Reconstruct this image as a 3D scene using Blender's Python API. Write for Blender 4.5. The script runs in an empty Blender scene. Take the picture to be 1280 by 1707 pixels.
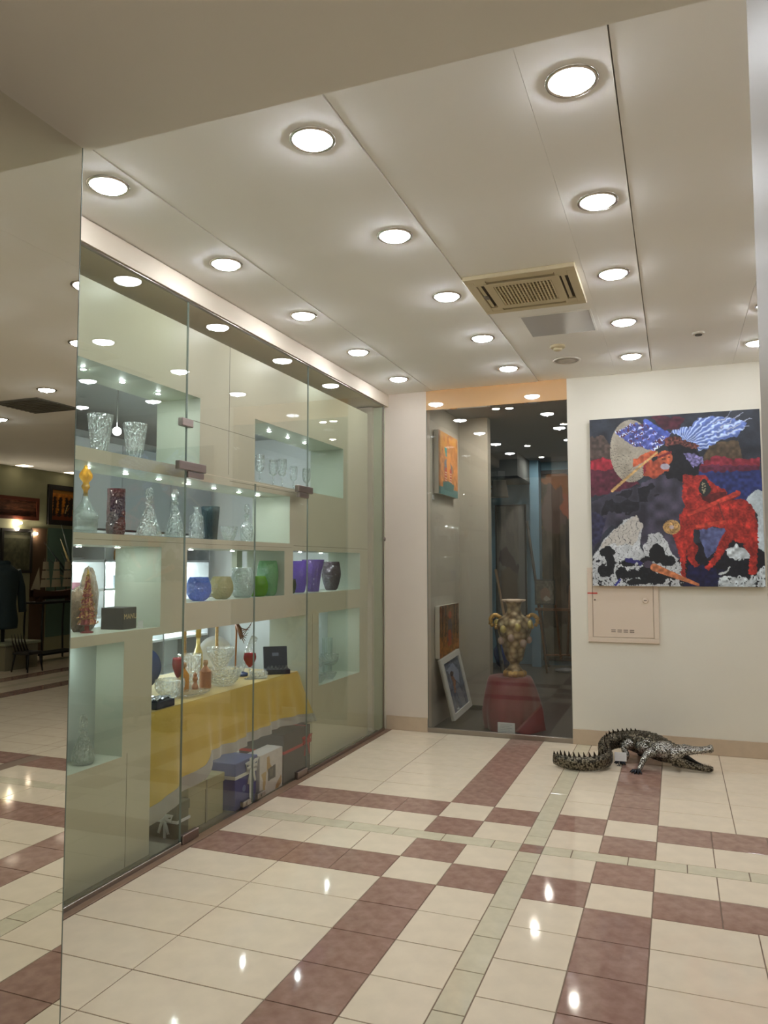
import bpy, math, random
import numpy as np
from mathutils import Vector, Matrix
R = random.Random(7)
PI = math.pi
sc = bpy.context.scene
COL = sc.collection

# ------------------------------------------------------------------ camera
FPX, YAW, PITCH, ROLL, EYE = 1272.53, 0.36464, 0.06856, -0.00183, 1.612
_f = Vector((-math.sin(YAW)*math.cos(PITCH), math.cos(YAW)*math.cos(PITCH), math.sin(PITCH)))
_r0 = Vector((math.cos(YAW), math.sin(YAW), 0)); _u0 = _r0.cross(_f)
_r = _r0*math.cos(ROLL) + _u0*math.sin(ROLL); _u = _u0*math.cos(ROLL) - _r0*math.sin(ROLL)
cam = bpy.data.cameras.new('camera'); cam.sensor_fit = 'HORIZONTAL'; cam.sensor_width = 36
cam.lens = FPX/1280*36; cam.clip_start = .05; cam.clip_end = 100
camo = bpy.data.objects.new('camera', cam); COL.objects.link(camo)
m = Matrix((_r, _u, -_f)).transposed().to_4x4(); m.translation = (0, 0, EYE); camo.matrix_world = m
sc.camera = camo

# ------------------------------------------------------------------ world, exposure
w = bpy.data.worlds.new('world'); sc.world = w; w.use_nodes = True
w.node_tree.nodes['Background'].inputs[0].default_value = (.9, .92, 1, 1)
w.node_tree.nodes['Background'].inputs[1].default_value = .02
sc.view_settings.view_transform = 'Standard'; sc.view_settings.look = 'None'
sc.view_settings.gamma = 1; sc.view_settings.exposure = 0.32; sc.view_settings.use_curve_mapping = False
LAMP = 48.0        # radiance of the ceiling downlights
sc.cycles.max_bounces = 16; sc.cycles.diffuse_bounces = 10; sc.cycles.glossy_bounces = 6
sc.cycles.transmission_bounces = 10; sc.cycles.transparent_max_bounces = 24
sc.cycles.sample_clamp_indirect = 6; sc.cycles.caustics_reflective = False; sc.cycles.caustics_refractive = False
sc.cycles.blur_glossy = .5

# ------------------------------------------------------------------ materials
def lin(c):
    out = []
    for v in c[:3]:
        v = v/255 if max(c) > 1.001 else v
        out.append(v/12.92 if v <= .04045 else ((v+.055)/1.055)**2.4)
    return (*out, 1)
MATS = {}
def pm(name, col, rough=.5, metal=0, spec=.5, var=0, vscale=8, bump=0, bscale=60, trans=0, ior=1.5, coat=0, alpha=1, sheen=0, col2=None, stretch=None, emit=0):
    if name in MATS: return MATS[name]
    mt = bpy.data.materials.new(name); mt.use_nodes = True; N = mt.node_tree.nodes; L = mt.node_tree.links
    b = N['Principled BSDF']; I = b.inputs
    I['Base Color'].default_value = lin(col); I['Roughness'].default_value = rough; I['Metallic'].default_value = metal
    I['Specular IOR Level'].default_value = spec; I['IOR'].default_value = ior
    I['Transmission Weight'].default_value = trans; I['Coat Weight'].default_value = coat; I['Coat Roughness'].default_value = .04
    I['Sheen Weight'].default_value = sheen; I['Alpha'].default_value = alpha
    if emit: I['Emission Color'].default_value = lin(col); I['Emission Strength'].default_value = emit
    tc = N.new('ShaderNodeTexCoord'); src = tc.outputs['Object']
    if stretch:
        mp = N.new('ShaderNodeMapping'); mp.inputs['Scale'].default_value = stretch; L.new(src, mp.inputs[0]); src = mp.outputs[0]
    if var or col2:
        n = N.new('ShaderNodeTexNoise'); n.inputs['Scale'].default_value = vscale; n.inputs['Detail'].default_value = 5
        L.new(src, n.inputs['Vector'])
        rp = N.new('ShaderNodeValToRGB'); L.new(n.outputs['Fac'], rp.inputs[0])
        rp.color_ramp.elements[0].position = .35; rp.color_ramp.elements[1].position = .68
        c = lin(col); d = lin(col2) if col2 else tuple(min(1, x*(1+var)) for x in c[:3])+(1,)
        a = c if col2 else tuple(x*(1-var) for x in c[:3])+(1,)
        rp.color_ramp.elements[0].color = a; rp.color_ramp.elements[1].color = d
        L.new(rp.outputs[0], I['Base Color'])
    if bump:
        n = N.new('ShaderNodeTexNoise'); n.inputs['Scale'].default_value = bscale; n.inputs['Detail'].default_value = 3
        L.new(src, n.inputs['Vector'])
        bp = N.new('ShaderNodeBump'); bp.inputs['Strength'].default_value = bump; bp.inputs['Distance'].default_value = .01
        L.new(n.outputs['Fac'], bp.inputs['Height']); L.new(bp.outputs[0], I['Normal'])
    MATS[name] = mt; return mt
def emit(name, col, s):
    mt = bpy.data.materials.new(name); mt.use_nodes = True; N = mt.node_tree.nodes; L = mt.node_tree.links
    N.clear(); e = N.new('ShaderNodeEmission'); o = N.new('ShaderNodeOutputMaterial')
    e.inputs[0].default_value = lin(col); e.inputs[1].default_value = s; L.new(e.outputs[0], o.inputs[0]); return mt
def pane(name, tint, f0=.045, k=1.0):
    """thin sheet glass: straight-through tinted pane with Schlick reflection"""
    mt = bpy.data.materials.new(name); mt.use_nodes = True; N = mt.node_tree.nodes; L = mt.node_tree.links
    N.clear(); o = N.new('ShaderNodeOutputMaterial'); t = N.new('ShaderNodeBsdfTransparent'); g = N.new('ShaderNodeBsdfGlossy')
    mx = N.new('ShaderNodeMixShader'); t.inputs[0].default_value = (*tint, 1); g.inputs['Roughness'].default_value = 0.0
    lw = N.new('ShaderNodeLayerWeight'); lw.inputs[0].default_value = .5
    p = N.new('ShaderNodeMath'); p.operation = 'POWER'; p.inputs[1].default_value = 5; L.new(lw.outputs['Facing'], p.inputs[0])
    q = N.new('ShaderNodeMath'); q.operation = 'MULTIPLY_ADD'; q.inputs[1].default_value = (1-f0)*k; q.inputs[2].default_value = f0
    L.new(p.outputs[0], q.inputs[0]); L.new(q.outputs[0], mx.inputs[0]); L.new(t.outputs[0], mx.inputs[1]); L.new(g.outputs[0], mx.inputs[2])
    L.new(mx.outputs[0], o.inputs[0]); return mt
def crystal(name, col=(1, 1, 1), see=.45, rough=0.0, milk=.0, glint=.07, cut=False):
    """cut glass: refracting body mixed with plain see-through, a little milkiness and a soft sheen from many tiny cuts"""
    mt = bpy.data.materials.new(name); mt.use_nodes = True; N = mt.node_tree.nodes; L = mt.node_tree.links
    N.clear(); o = N.new('ShaderNodeOutputMaterial'); t = N.new('ShaderNodeBsdfTransparent'); g = N.new('ShaderNodeBsdfGlass')
    c = lin(col); soft = tuple(v**.5 for v in c[:3])+(1,); t.inputs[0].default_value = soft; g.inputs['Color'].default_value = soft; g.inputs['Roughness'].default_value = rough; g.inputs['IOR'].default_value = 1.52
    def mix(f, a, b):
        m_ = N.new('ShaderNodeMixShader'); m_.inputs[0].default_value = f; L.new(a, m_.inputs[1]); L.new(b, m_.inputs[2]); return m_.outputs[0]
    s_ = mix(1-see, t.outputs[0], g.outputs[0])
    if milk:
        tr = N.new('ShaderNodeBsdfTranslucent'); df = N.new('ShaderNodeBsdfDiffuse'); tr.inputs[0].default_value = c; df.inputs[0].default_value = c
        s_ = mix(milk, s_, mix(.5, tr.outputs[0], df.outputs[0]))
    gl = N.new('ShaderNodeBsdfGlossy'); gl.inputs['Roughness'].default_value = .10; gl.inputs['Color'].default_value = (1, 1, 1, 1)
    nz_ = N.new('ShaderNodeTexVoronoi'); nz_.inputs['Scale'].default_value = 55; bp = N.new('ShaderNodeBump'); bp.inputs['Distance'].default_value = .010; bp.inputs['Strength'].default_value = 1.0 if cut else .1
    tc = N.new('ShaderNodeTexCoord'); L.new(tc.outputs['Object'], nz_.inputs['Vector']); L.new(nz_.outputs['Distance'], bp.inputs['Height']); L.new(bp.outputs[0], gl.inputs['Normal']); L.new(bp.outputs[0], g.inputs['Normal'])
    s_ = mix(glint, s_, gl.outputs[0]); L.new(s_, o.inputs[0]); return mt
def painted(name, rough=.45, coat=0):
    """material that takes its colour from the paint laid on the canvas vertices"""
    mt = bpy.data.materials.new(name); mt.use_nodes = True; N = mt.node_tree.nodes; L = mt.node_tree.links
    b = N['Principled BSDF']; b.inputs['Roughness'].default_value = rough; b.inputs['Coat Weight'].default_value = coat
    a = N.new('ShaderNodeVertexColor'); a.layer_name = 'paint'; L.new(a.outputs[0], b.inputs['Base Color'])
    n = N.new('ShaderNodeTexNoise'); n.inputs['Scale'].default_value = 90; bp = N.new('ShaderNodeBump'); bp.inputs['Strength'].default_value = .15
    bp.inputs['Distance'].default_value = .004; L.new(n.outputs['Fac'], bp.inputs['Height']); L.new(bp.outputs[0], b.inputs['Normal']); return mt

# ------------------------------------------------------------------ mesh helpers
class MB:
    def __init__(s): s.v = []; s.f = []; s.sm = []
    def add(s, vs, fs, smooth=False):
        k = len(s.v); s.v += [tuple(p) for p in vs]; s.f += [tuple(i+k for i in f) for f in fs]; s.sm += [smooth]*len(fs); return s
    def box(s, x0, x1, y0, y1, z0, z1, c=0):
        if x1 < x0: x0, x1 = x1, x0
        if y1 < y0: y0, y1 = y1, y0
        if z1 < z0: z0, z1 = z1, z0
        if c <= 0:
            v = [(x, y, z) for z in (z0, z1) for y in (y0, y1) for x in (x0, x1)]
            return s.add(v, [(0, 2, 3, 1), (4, 5, 7, 6), (0, 1, 5, 4), (2, 6, 7, 3), (0, 4, 6, 2), (1, 3, 7, 5)])
        c = min(c, (x1-x0)/2.01, (y1-y0)/2.01, (z1-z0)/2.01)
        def ring(e, z): return [(x0+e, y0+c, z), (x0+c, y0+e, z), (x1-c, y0+e, z), (x1-e, y0+c, z), (x1-e, y1-c, z), (x1-c, y1-e, z), (x0+c, y1-e, z), (x0+e, y1-c, z)]
        v = ring(c, z0) + ring(0, z0+c) + ring(0, z1-c) + ring(c, z1)
        f = [tuple(reversed(range(8))), tuple(range(24, 32))]
        for k in range(3):
            for i in range(8): j = (i+1) % 8; f.append((k*8+i, k*8+j, k*8+8+j, k*8+8+i))
        return s.add(v, f)
    def lathe(s, prof, cx=0, cy=0, seg=24, fn=None, smooth=True, cap0=True, cap1=False, sx=1, sy=1, z0=0):
        """prof: (radius, z) list; fn(angle, i, n) scales the radius"""
        v = []; n = len(prof)
        for i, (r, z) in enumerate(prof):
            for k in range(seg):
                a = 2*PI*k/seg; q = r*(fn(a, i, n) if fn else 1)
                v.append((cx+q*math.cos(a)*sx, cy+q*math.sin(a)*sy, z+z0))
        f = [(i*seg+k, i*seg+(k+1) % seg, (i+1)*seg+(k+1) % seg, (i+1)*seg+k) for i in range(n-1) for k in range(seg)]
        s.add(v, f, smooth)
        k0 = len(s.v)-len(v)
        if cap0: s.f.append(tuple(k0+i for i in reversed(range(seg)))); s.sm.append(False)
        if cap1: s.f.append(tuple(k0+(n-1)*seg+i for i in range(seg))); s.sm.append(False)
        return s
    def tube(s, pts, rad, seg=8, caps=True, flat=None, smooth=True, up=(0, 0, 1)):
        pts = [Vector(p) for p in pts]; n = len(pts); v = []
        rads = rad if isinstance(rad, (list, tuple)) else [rad]*n
        for i, p in enumerate(pts):
            t = (pts[min(i+1, n-1)]-pts[max(i-1, 0)]).normalized()
            a = Vector(up).cross(t)
            if a.length < .05: a = Vector((1, 0, 0)).cross(t)
            a.normalize(); b = t.cross(a)
            r = rads[i]; ra, rb = (r if isinstance(r, (tuple, list)) else (r, r))
            for k in range(seg):
                q = 2*PI*k/seg; v.append(p + a*(ra*math.cos(q)) + b*(rb*math.sin(q)))
        f = [(i*seg+k, i*seg+(k+1) % seg, (i+1)*seg+(k+1) % seg, (i+1)*seg+k) for i in range(n-1) for k in range(seg)]
        s.add(v, f, smooth)
        k0 = len(s.v)-len(v)
        if caps:
            s.f.append(tuple(k0+i for i in reversed(range(seg)))); s.sm.append(False)
            s.f.append(tuple(k0+(n-1)*seg+i for i in range(seg))); s.sm.append(False)
        return s
    def prism(s, poly, axis, a, b):
        """extrude a polygon given in the two other axes"""
        def P(u, w, t): return {'x': (t, u, w), 'y': (u, t, w), 'z': (u, w, t)}[axis]
        n = len(poly); v = [P(u, w, a) for u, w in poly] + [P(u, w, b) for u, w in poly]
        f = [tuple(range(n)), tuple(reversed(range(n, 2*n)))] + [(i, i+n, (i+1) % n+n, (i+1) % n) for i in range(n)]
        return s.add(v, f)
    def sphere(s, c, r, seg=12, rings=8, fn=None):
        rx, ry, rz = r if isinstance(r, (tuple, list)) else (r, r, r)
        v = []
        for i in range(rings+1):
            t = PI*i/rings
            for k in range(seg):
                a = 2*PI*k/seg; q = fn(a, t) if fn else 1
                v.append((c[0]+rx*q*math.sin(t)*math.cos(a), c[1]+ry*q*math.sin(t)*math.sin(a), c[2]-rz*q*math.cos(t)))
        f = [(i*seg+k, i*seg+(k+1) % seg, (i+1)*seg+(k+1) % seg, (i+1)*seg+k) for i in range(rings) for k in range(seg)]
        return s.add(v, f, True)
    def rot(s, ang, c, axis='z'):
        M = Matrix.Rotation(ang, 4, axis.upper()); c = Vector(c)
        s.v = [tuple(M @ (Vector(p)-c) + c) for p in s.v]; return s
    def move(s, x, y, z): s.v = [(p[0]+x, p[1]+y, p[2]+z) for p in s.v]; return s
    def merge(s, o): return s.add(o.v, o.f) if not o.f else s._m(o)
    def _m(s, o):
        k = len(s.v); s.v += o.v; s.f += [tuple(i+k for i in f) for f in o.f]; s.sm += o.sm; return s
ORG = {}
def org(o): return ORG.get(o.name, Vector((0, 0, 0)))
def obj(name, mb, mat, parent=None, label=None, kind=None):
    """one mesh object; mb holds world coordinates, the mesh is stored relative to its thing's base"""
    base = org(parent) if parent else Vector((0, 0, 0))
    if parent is None and mb.v and kind != 'structure':
        a = np.array(mb.v); base = Vector(((a[:, 0].min()+a[:, 0].max())/2, (a[:, 1].min()+a[:, 1].max())/2, a[:, 2].min()))
    me = bpy.data.meshes.new(name)
    me.from_pydata([(x-base.x, y-base.y, z-base.z) for x, y, z in mb.v], [], mb.f)
    me.polygons.foreach_set('use_smooth', mb.sm); me.materials.append(mat)
    me.validate(); me.update()
    o = bpy.data.objects.new(name, me); COL.objects.link(o)
    if parent: o.parent = parent; ORG[o.name] = base
    else: o.location = base; ORG[o.name] = base
    if label: o['label'] = label
    if kind: o['kind'] = kind
    return o
def tag(o, label, cat, group=None, kind=None):
    o['label'] = label; o['category'] = cat
    if group: o['group'] = group
    if kind: o['kind'] = kind
    return o
def thing(name, loc, label, cat, group=None):
    o = bpy.data.objects.new(name, None); COL.objects.link(o); o.location = loc; o.empty_display_size = .05
    ORG[o.name] = Vector(loc); return tag(o, label, cat, group)
def struct(name, mb, mat, parent=None):
    return obj(name, mb, mat, parent, kind=None if parent else 'structure')
def dup(root, loc, label=None, group=None, rz=None, scale=None):
    c = root.copy(); COL.objects.link(c); c.location = loc; ORG[c.name] = Vector(loc)
    if label: c['label'] = label
    if group: c['group'] = group
    if rz is not None: c.rotation_euler.z = rz
    if scale: c.scale = scale
    for ch in list(root.children):
        d = ch.copy(); COL.objects.link(d); d.parent = c
        for g in list(ch.children):
            e = g.copy(); COL.objects.link(e); e.parent = d
    return c
def canvas(name, parent, o, du, dv, nu, nv, fn, mat):
    """flat painted sheet: origin o (top left), du to the right, dv down; fn(U, V) -> sRGB 0..255 array"""
    o = Vector(o) - org(parent); du = Vector(du); dv = Vector(dv)
    u, v = np.meshgrid(np.linspace(0, 1, nu), np.linspace(0, 1, nv))
    P = np.array(o)[None, None] + u[..., None]*np.array(du) + v[..., None]*np.array(dv)
    idx = np.arange(nu*nv).reshape(nv, nu)
    F = np.stack([idx[:-1, :-1], idx[1:, :-1], idx[1:, 1:], idx[:-1, 1:]], -1).reshape(-1, 4)
    me = bpy.data.meshes.new(name); me.from_pydata(P.reshape(-1, 3).tolist(), [], F.tolist())
    col = np.clip(fn(u, v), 0, 255)/255.; col = np.where(col <= .04045, col/12.92, ((col+.055)/1.055)**2.4)
    ca = me.color_attributes.new('paint', 'FLOAT_COLOR', 'POINT')
    ca.data.foreach_set('color', np.concatenate([col, np.ones(col.shape[:2]+(1,))], -1).astype(np.float32).ravel())
    me.materials.append(mat); ob = bpy.data.objects.new(name, me); COL.objects.link(ob); ob.parent = parent; return ob
# little raster painter used for the pictures
def nz(X, Y, s, seed=0):
    """smooth value noise"""
    r = np.random.RandomState(seed); T = r.rand(64, 64); x = X*s; y = Y*s; xi = np.floor(x).astype(int); yi = np.floor(y).astype(int)
    fx = x-xi; fy = y-yi; fx = fx*fx*(3-2*fx); fy = fy*fy*(3-2*fy)
    g = lambda a, b: T[a % 64, b % 64]
    return (g(xi, yi)*(1-fx)+g(xi+1, yi)*fx)*(1-fy) + (g(xi, yi+1)*(1-fx)+g(xi+1, yi+1)*fx)*fy
def inpoly(X, Y, P):
    ins = np.zeros(X.shape, bool); n = len(P)
    for i in range(n):
        x0, y0 = P[i]; x1, y1 = P[(i+1) % n]
        if y0 == y1: continue
        ins ^= ((y0 > Y) != (y1 > Y)) & (X < (x1-x0)*(Y-y0)/(y1-y0)+x0)
    return ins
def seg(X, Y, a, b, w0, w1=None):
    w1 = w0 if w1 is None else w1; dx, dy = b[0]-a[0], b[1]-a[1]
    t = np.clip(((X-a[0])*dx+(Y-a[1])*dy)/(dx*dx+dy*dy), 0, 1)
    return np.hypot(X-a[0]-t*dx, Y-a[1]-t*dy) < (w0+(w1-w0)*t)/2
def ell(X, Y, cx, cy, rx, ry): return ((X-cx)/rx)**2+((Y-cy)/ry)**2 < 1
def put(C, M, col, jit=None):
    c = np.array(col, float)[None, None]
    if jit is not None: c = c*(jit[..., None])
    C[M] = (np.broadcast_to(c, C.shape))[M]
# pixel of the photograph -> point on a known plane of the room
def ray(px, py): return _f + _r*((px-640)/FPX) - _u*((py-853.5)/FPX)
def onz(px, py, z): d = ray(px, py); t = (z-EYE)/d.z; return Vector((0, 0, EYE)) + d*t
def onx(px, py, x): d = ray(px, py); t = x/d.x; return Vector((0, 0, EYE)) + d*t
def ony(px, py, y): d = ray(px, py); t = y/d.y; return Vector((0, 0, EYE)) + d*t
# ------------------------------------------------------------------ shared materials
M_wall = pm('wall_paint', (219, 213, 198), .75, spec=.3, var=.012, vscale=3, bump=.04, bscale=200)
M_wall2 = pm('pier_paint', (210, 197, 182), .75, spec=.3, var=.012, vscale=3, bump=.04, bscale=200)
M_ceil = pm('ceiling_paint', (243, 241, 236), .85, spec=.2, var=.01, vscale=2)
M_base = pm('baseboard_stone', (190, 170, 146), .3, var=.04, vscale=12)
M_joint0 = None
M_fascia = pm('fascia_paint', (216, 204, 186), .7, spec=.3)
M_beige = pm('beige_tile_glaze', (226, 210, 186), .06, spec=.34, var=.035, vscale=9)
M_brown = pm('brown_tile_glaze', (146, 114, 100), .06, spec=.34, col2=(166, 134, 120), vscale=16)
M_pale = pm('pale_strip_glaze', (208, 198, 172), .06, spec=.34, var=.05, vscale=14)
M_grout = pm('grout', (128, 108, 92), .9)
M_thresh = pm('threshold_stone', (138, 112, 92), .3, var=.08, vscale=15)
M_chrome = pm('chrome', (200, 200, 205), .12, metal=1)
M_steel = pm('brushed_steel', (168, 160, 152), .3, metal=1, bump=.1, bscale=300)
M_bronze = pm('bronzed_steel', (152, 138, 132), .35, metal=1)
M_mirror = pm('mirror_silver', (238, 238, 230), .0, metal=1)
M_panel = pm('display_lacquer', (212, 202, 180), .35, spec=.4, var=.01, vscale=3)
M_panel_in = pm('niche_lacquer', (198, 204, 188), .45, spec=.3)
M_glassL = pane('green_glass', (.905, .93, .895), .05)
M_glassC = pane('clear_glass', (.945, .955, .935), .05)
M_glassG = pane('gallery_glass', (.9, .9, .88), .055)
M_edge = pm('glass_edge', (124, 134, 124), .2)
M_lamp = emit('downlight_glow', (243, 248, 255), LAMP)
M_bulb = emit('downlight_bulb', (243, 248, 255), LAMP*14)
M_ring = pm('downlight_ring', (205, 200, 192), .18, metal=1)
M_black = pm('black_plastic', (26, 28, 32), .4)

T = .3; BX = -1.472; Y0 = 3.80; SX = .125; SY = .1245
GX = -2.70                         # glass plane of the display window
FX = -2.79                         # face of the display wall
WY = 7.14                          # back wall
ZC = 3.33

# ------------------------------------------------------------------ floor
fl = struct('floor', MB().box(-2.69, 7.2, -6, 13, -.04, -.003), M_grout)
TILES = {}
def tile(x0, x1, y0, y1, mat, stuff=None):
    g = .0026; w, d = round(x1-x0-2*g, 3), round(y1-y0-2*g, 3)
    if w < .01 or d < .01: return
    cx, cy = (x0+x1)/2, (y0+y1)/2; c = .0012
    if stuff is not None:
        a, b = w/2, d/2
        stuff.add([(cx-a, cy-b, 0), (cx+a, cy-b, 0), (cx+a, cy+b, 0), (cx-a, cy+b, 0)], [(0, 1, 2, 3)]); return
    k = (w, d, mat.name)
    if k not in TILES:
        mb = MB(); a, b = w/2, d/2
        v = [(-a, -b, -.004), (a, -b, -.004), (a, b, -.004), (-a, b, -.004), (-a, -b, -c), (a, -b, -c), (a, b, -c), (-a, b, -c), (-a+c, -b+c, 0), (a-c, -b+c, 0), (a-c, b-c, 0), (-a+c, b-c, 0)]
        f = [(8, 9, 10, 11)] + [(i, (i+1) % 4, (i+1) % 4+4, i+4) for i in range(4)] + [(i+4, (i+1) % 4+4, (i+1) % 4+8, i+8) for i in range(4)]
        mb.add(v, f); me = bpy.data.meshes.new('tile'); me.from_pydata(mb.v, [], mb.f); me.materials.append(mat); TILES[k] = me
    o = bpy.data.objects.new('tile', TILES[k]); COL.objects.link(o); o.parent = fl
    o.location = (cx, cy, R.uniform(-.0003, .0002)); o.rotation_euler = (R.uniform(-.0006, .0006), R.uniform(-.0006, .0006), 0)
    if mat is M_brown: o['label'] = 'brown marbled tile'
    elif mat is M_pale: o['label'] = 'pale narrow strip tile'
# row boundaries: r=0 at Y0, going away +T; strip between +2T and +2T+SY
rows_b = [Y0-T*k for k in range(8, 0, -1)] + [Y0, Y0+T, Y0+2*T, Y0+2*T+SY, Y0+3*T+SY, Y0+4*T+SY]
yt = rows_b[-1]
while yt < WY-.01: yt = min(yt+T, WY); rows_b.append(yt)
cA, cB, cC, cD = BX+T, BX+2*T, BX+2*T+SX, BX+3*T+SX
cG = BX+4*T+SX
def band(y):          # which part of the pattern a row belongs to
    d = y-Y0
    if d < 0: return 'n'
    for lim, nm in ((T, 'b0'), (2*T, 'w0'), (2*T+SY, 's'), (3*T+SY, 'w1'), (4*T+SY, 'b1')):
        if d < lim-.001: return nm
    return 'f'
XL, XR = -2.645, 1.5
for i in range(len(rows_b)-1):
    y0, y1 = rows_b[i], rows_b[i+1]; k = band((y0+y1)/2)
    def run(xs, mat):
        for a, b in zip(xs[:-1], xs[1:]): tile(a, b, y0, y1, mat)
    small_l = [XL] + [BX-T*j for j in (3, 2, 1, 0)]
    small_r = [cG+T*j for j in range(0, 6)]
    big_l = [XL, BX-2*T, BX]; big_r = [cG, cG+.44, cG+1.04, cG+1.64]
    if k in ('n', 'f'):
        run(big_l, M_beige); tile(BX, cA, y0, y1, M_brown); tile(cA, cB, y0, y1, M_beige)
        tile(cC, cD, y0, y1, M_beige); tile(cD, cG, y0, y1, M_brown); run(big_r, M_beige)
    elif k in ('b0', 'b1'):
        run(small_l, M_brown); tile(BX, cA, y0, y1, M_beige); tile(cA, cB, y0, y1, M_brown)
        tile(cC, cD, y0, y1, M_brown); tile(cD, cG, y0, y1, M_beige); run(small_r, M_brown)
    elif k in ('w0', 'w1'):
        run(small_l, M_beige); tile(BX, cA, y0, y1, M_brown); tile(cA, cB, y0, y1, M_beige)
        tile(cC, cD, y0, y1, M_beige); tile(cD, cG, y0, y1, M_brown); run(small_r, M_beige)
    else:
        xs = [XL]+[cB-.16-T*j for j in (5, 4, 3, 2, 1, 0)]+[cB]; run(xs, M_pale)
        tile(cB, cC, y0, y1, M_brown)
        run([cC]+[cC+.16+T*j for j in range(0, 7)], M_pale)
# the narrow column of pale tiles
ys = [Y0+2*T-.14-T*j for j in range(7, -1, -1)] + [Y0+2*T]
for a, b in zip(ys[:-1], ys[1:]): tile(cB, cC, a, b, M_pale)
ys = [Y0+2*T+SY, Y0+2*T+SY+.14]
while ys[-1] < WY-.01: ys.append(min(ys[-1]+T, WY))
for a, b in zip(ys[:-1], ys[1:]): tile(cB, cC, a, b, M_pale)
# the rest of the hall floor, seen only in the mirror
sb, sw, sp = MB(), MB(), MB()
def hall(x0, x1, y0, y1):
    P = 5.52; y = y0
    yy = sorted(set([round(v, 4) for v in rows_b if y0 < v < y1] + [y0, y1] + [round(WY+T*j, 4) for j in range(1, 30) if y0 < WY+T*j < y1] + [round(Y0-T*j, 4) for j in range(9, 40) if y0 < Y0-T*j < y1]))
    xs = []
    for p in (-1, 0, 1):
        o = BX+p*P; xs += [(o, o+T, 'br'), (o+T, o+2*T, 'w'), (o+2*T, o+2*T+SX, 's'), (o+2*T+SX, o+3*T+SX, 'w'), (o+3*T+SX, o+4*T+SX, 'br')]
        q = o+4*T+SX
        while q < o+P-.01: xs.append((q, min(q+.6, o+P), 'l')); q += .6
    for a, b in zip(yy[:-1], yy[1:]):
        k = band((a+b)/2)
        for c, d, t in xs:
            c, d = max(c, x0), min(d, x1)
            if d-c < .02: continue
            if k in ('n', 'f'): mb = {'br': sb, 'w': sw, 'l': sw, 's': sp}[t]
            elif k in ('b0', 'b1'): mb = {'br': sw, 'w': sb, 'l': sb, 's': sp}[t]
            elif k in ('w0', 'w1'): mb = {'br': sb, 'w': sw, 'l': sw, 's': sp}[t]
            else: mb = sp
            tile(c, d, a, b, None, mb)
hall(cG+1.64, 7.1, 1.4, WY); hall(2.0, 7.1, WY, 12.9); hall(-1.83, 7.1, -5.9, 1.4)
for nm, mb, mt in (('beige_tiles', sw, M_beige), ('brown_tiles', sb, M_brown), ('pale_tiles', sp, M_pale)):
    o = obj(nm, mb, mt, fl); o['kind'] = 'stuff'

# ------------------------------------------------------------------ ceiling
struct('ceiling', MB().box(-2.9, 7.2, 1.98, 13, 3.372, 3.45), pm('ceiling_void', (120, 112, 100), .9))
cb = [(-2.69, -2.2145, ZC-.006), (-2.2095, -1.1675, ZC-.003), (-1.1625, -.4655, ZC+.002), (-.4645, -.1625, ZC+.002), (-.1575, .4985, ZC+.006), (.5015, 1.3985, ZC+.008), (1.4015, 7.13, ZC+.010)]
for i, (a, b, z) in enumerate(cb):
    struct('trim_%d' % (i+1), MB().box(a, b, 1.985, WY if b < 1.5 else 12.9, z, 3.40), M_ceil)['label'] = 'plasterboard ceiling strip'
def ceil_z(x): 
    for a, b, z in cb:
        if a-.01 <= x <= b: return z
    return 3.368
struct('trim_8', MB().box(-1.83, 7.2, -6, 1.98, 3.013, 3.45), pm('soffit_paint', (240, 238, 230), .85, spec=.2))
struct('trim_9', MB().box(-3.2, -2.675, 1.98, WY, 3.197, 3.318), M_fascia)   # fascia above the display glass
# ------------------------------------------------------------------ walls
struct('wall_back', MB().box(-2.72, -2.277, WY, WY+.12, 0, 3.40), M_wall2)
struct('wall_back_right', MB().box(-.908, 1.858, WY, WY+.12, 0, 3.42), M_wall)
struct('baseboard_back', MB().box(-2.70, -2.277, WY-.012, WY, 0, .135, .002), M_base)
struct('baseboard_right', MB().box(-.908, 1.95, WY-.012, WY, 0, .135, .002), M_base)
M_orange = pm('amber_gloss_panel', (226, 172, 112), .03, metal=.0, spec=1.0, coat=1.0, ior=2.6)
struct('trim_10', MB().box(-2.277, -.908, WY+.0, WY+.05, 3.135, 3.40), M_orange)
struct('wall_left', MB().box(-2.3, -1.83, -6, 1.1, 0, 3.013), M_wall)
struct('wall_front', MB().box(-2.3, 7.2, -6.1, -6, 0, 3.1), M_wall)
struct('wall_right', MB().box(7.12, 7.2, -6, 13, 0, 3.4), pm('far_shop_wall', (150, 150, 118), .8))
struct('wall_far', MB().box(-.5, 7.2, 13, 13.1, 0, 3.4), pm('far_end_wall', (130, 120, 100), .8))
struct('wall_side', MB().box(1.86, 1.95, WY, 13, 0, 3.4), pm('hall_side_wall', (120, 112, 96), .8))
# pillar on the right
struct('trim_11', MB().box(.197, .80, 1.25, 1.99, 0, 3.013, .003), pm('pillar_paint', (172, 163, 151), .5, spec=.4))
# mirror clad column
t = thing('mirror_column', (-2.2, 1.5, 0), 'wide mirror clad column at the left reflecting the hall and its tiled floor', 'column')
obj('core', MB().box(-2.66, -1.838, 1.11, 1.949, 0, 3.012), M_wall, t)
obj('mirror_panel', MB().box(-1.837, -1.83, 1.11, 1.955, .0, 3.012), M_mirror, t, label='silvered mirror sheet')
obj('mirror_edge', MB().box(-1.838, -1.829, 1.955, 1.958, .0, 3.012), M_edge, t)
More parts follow.
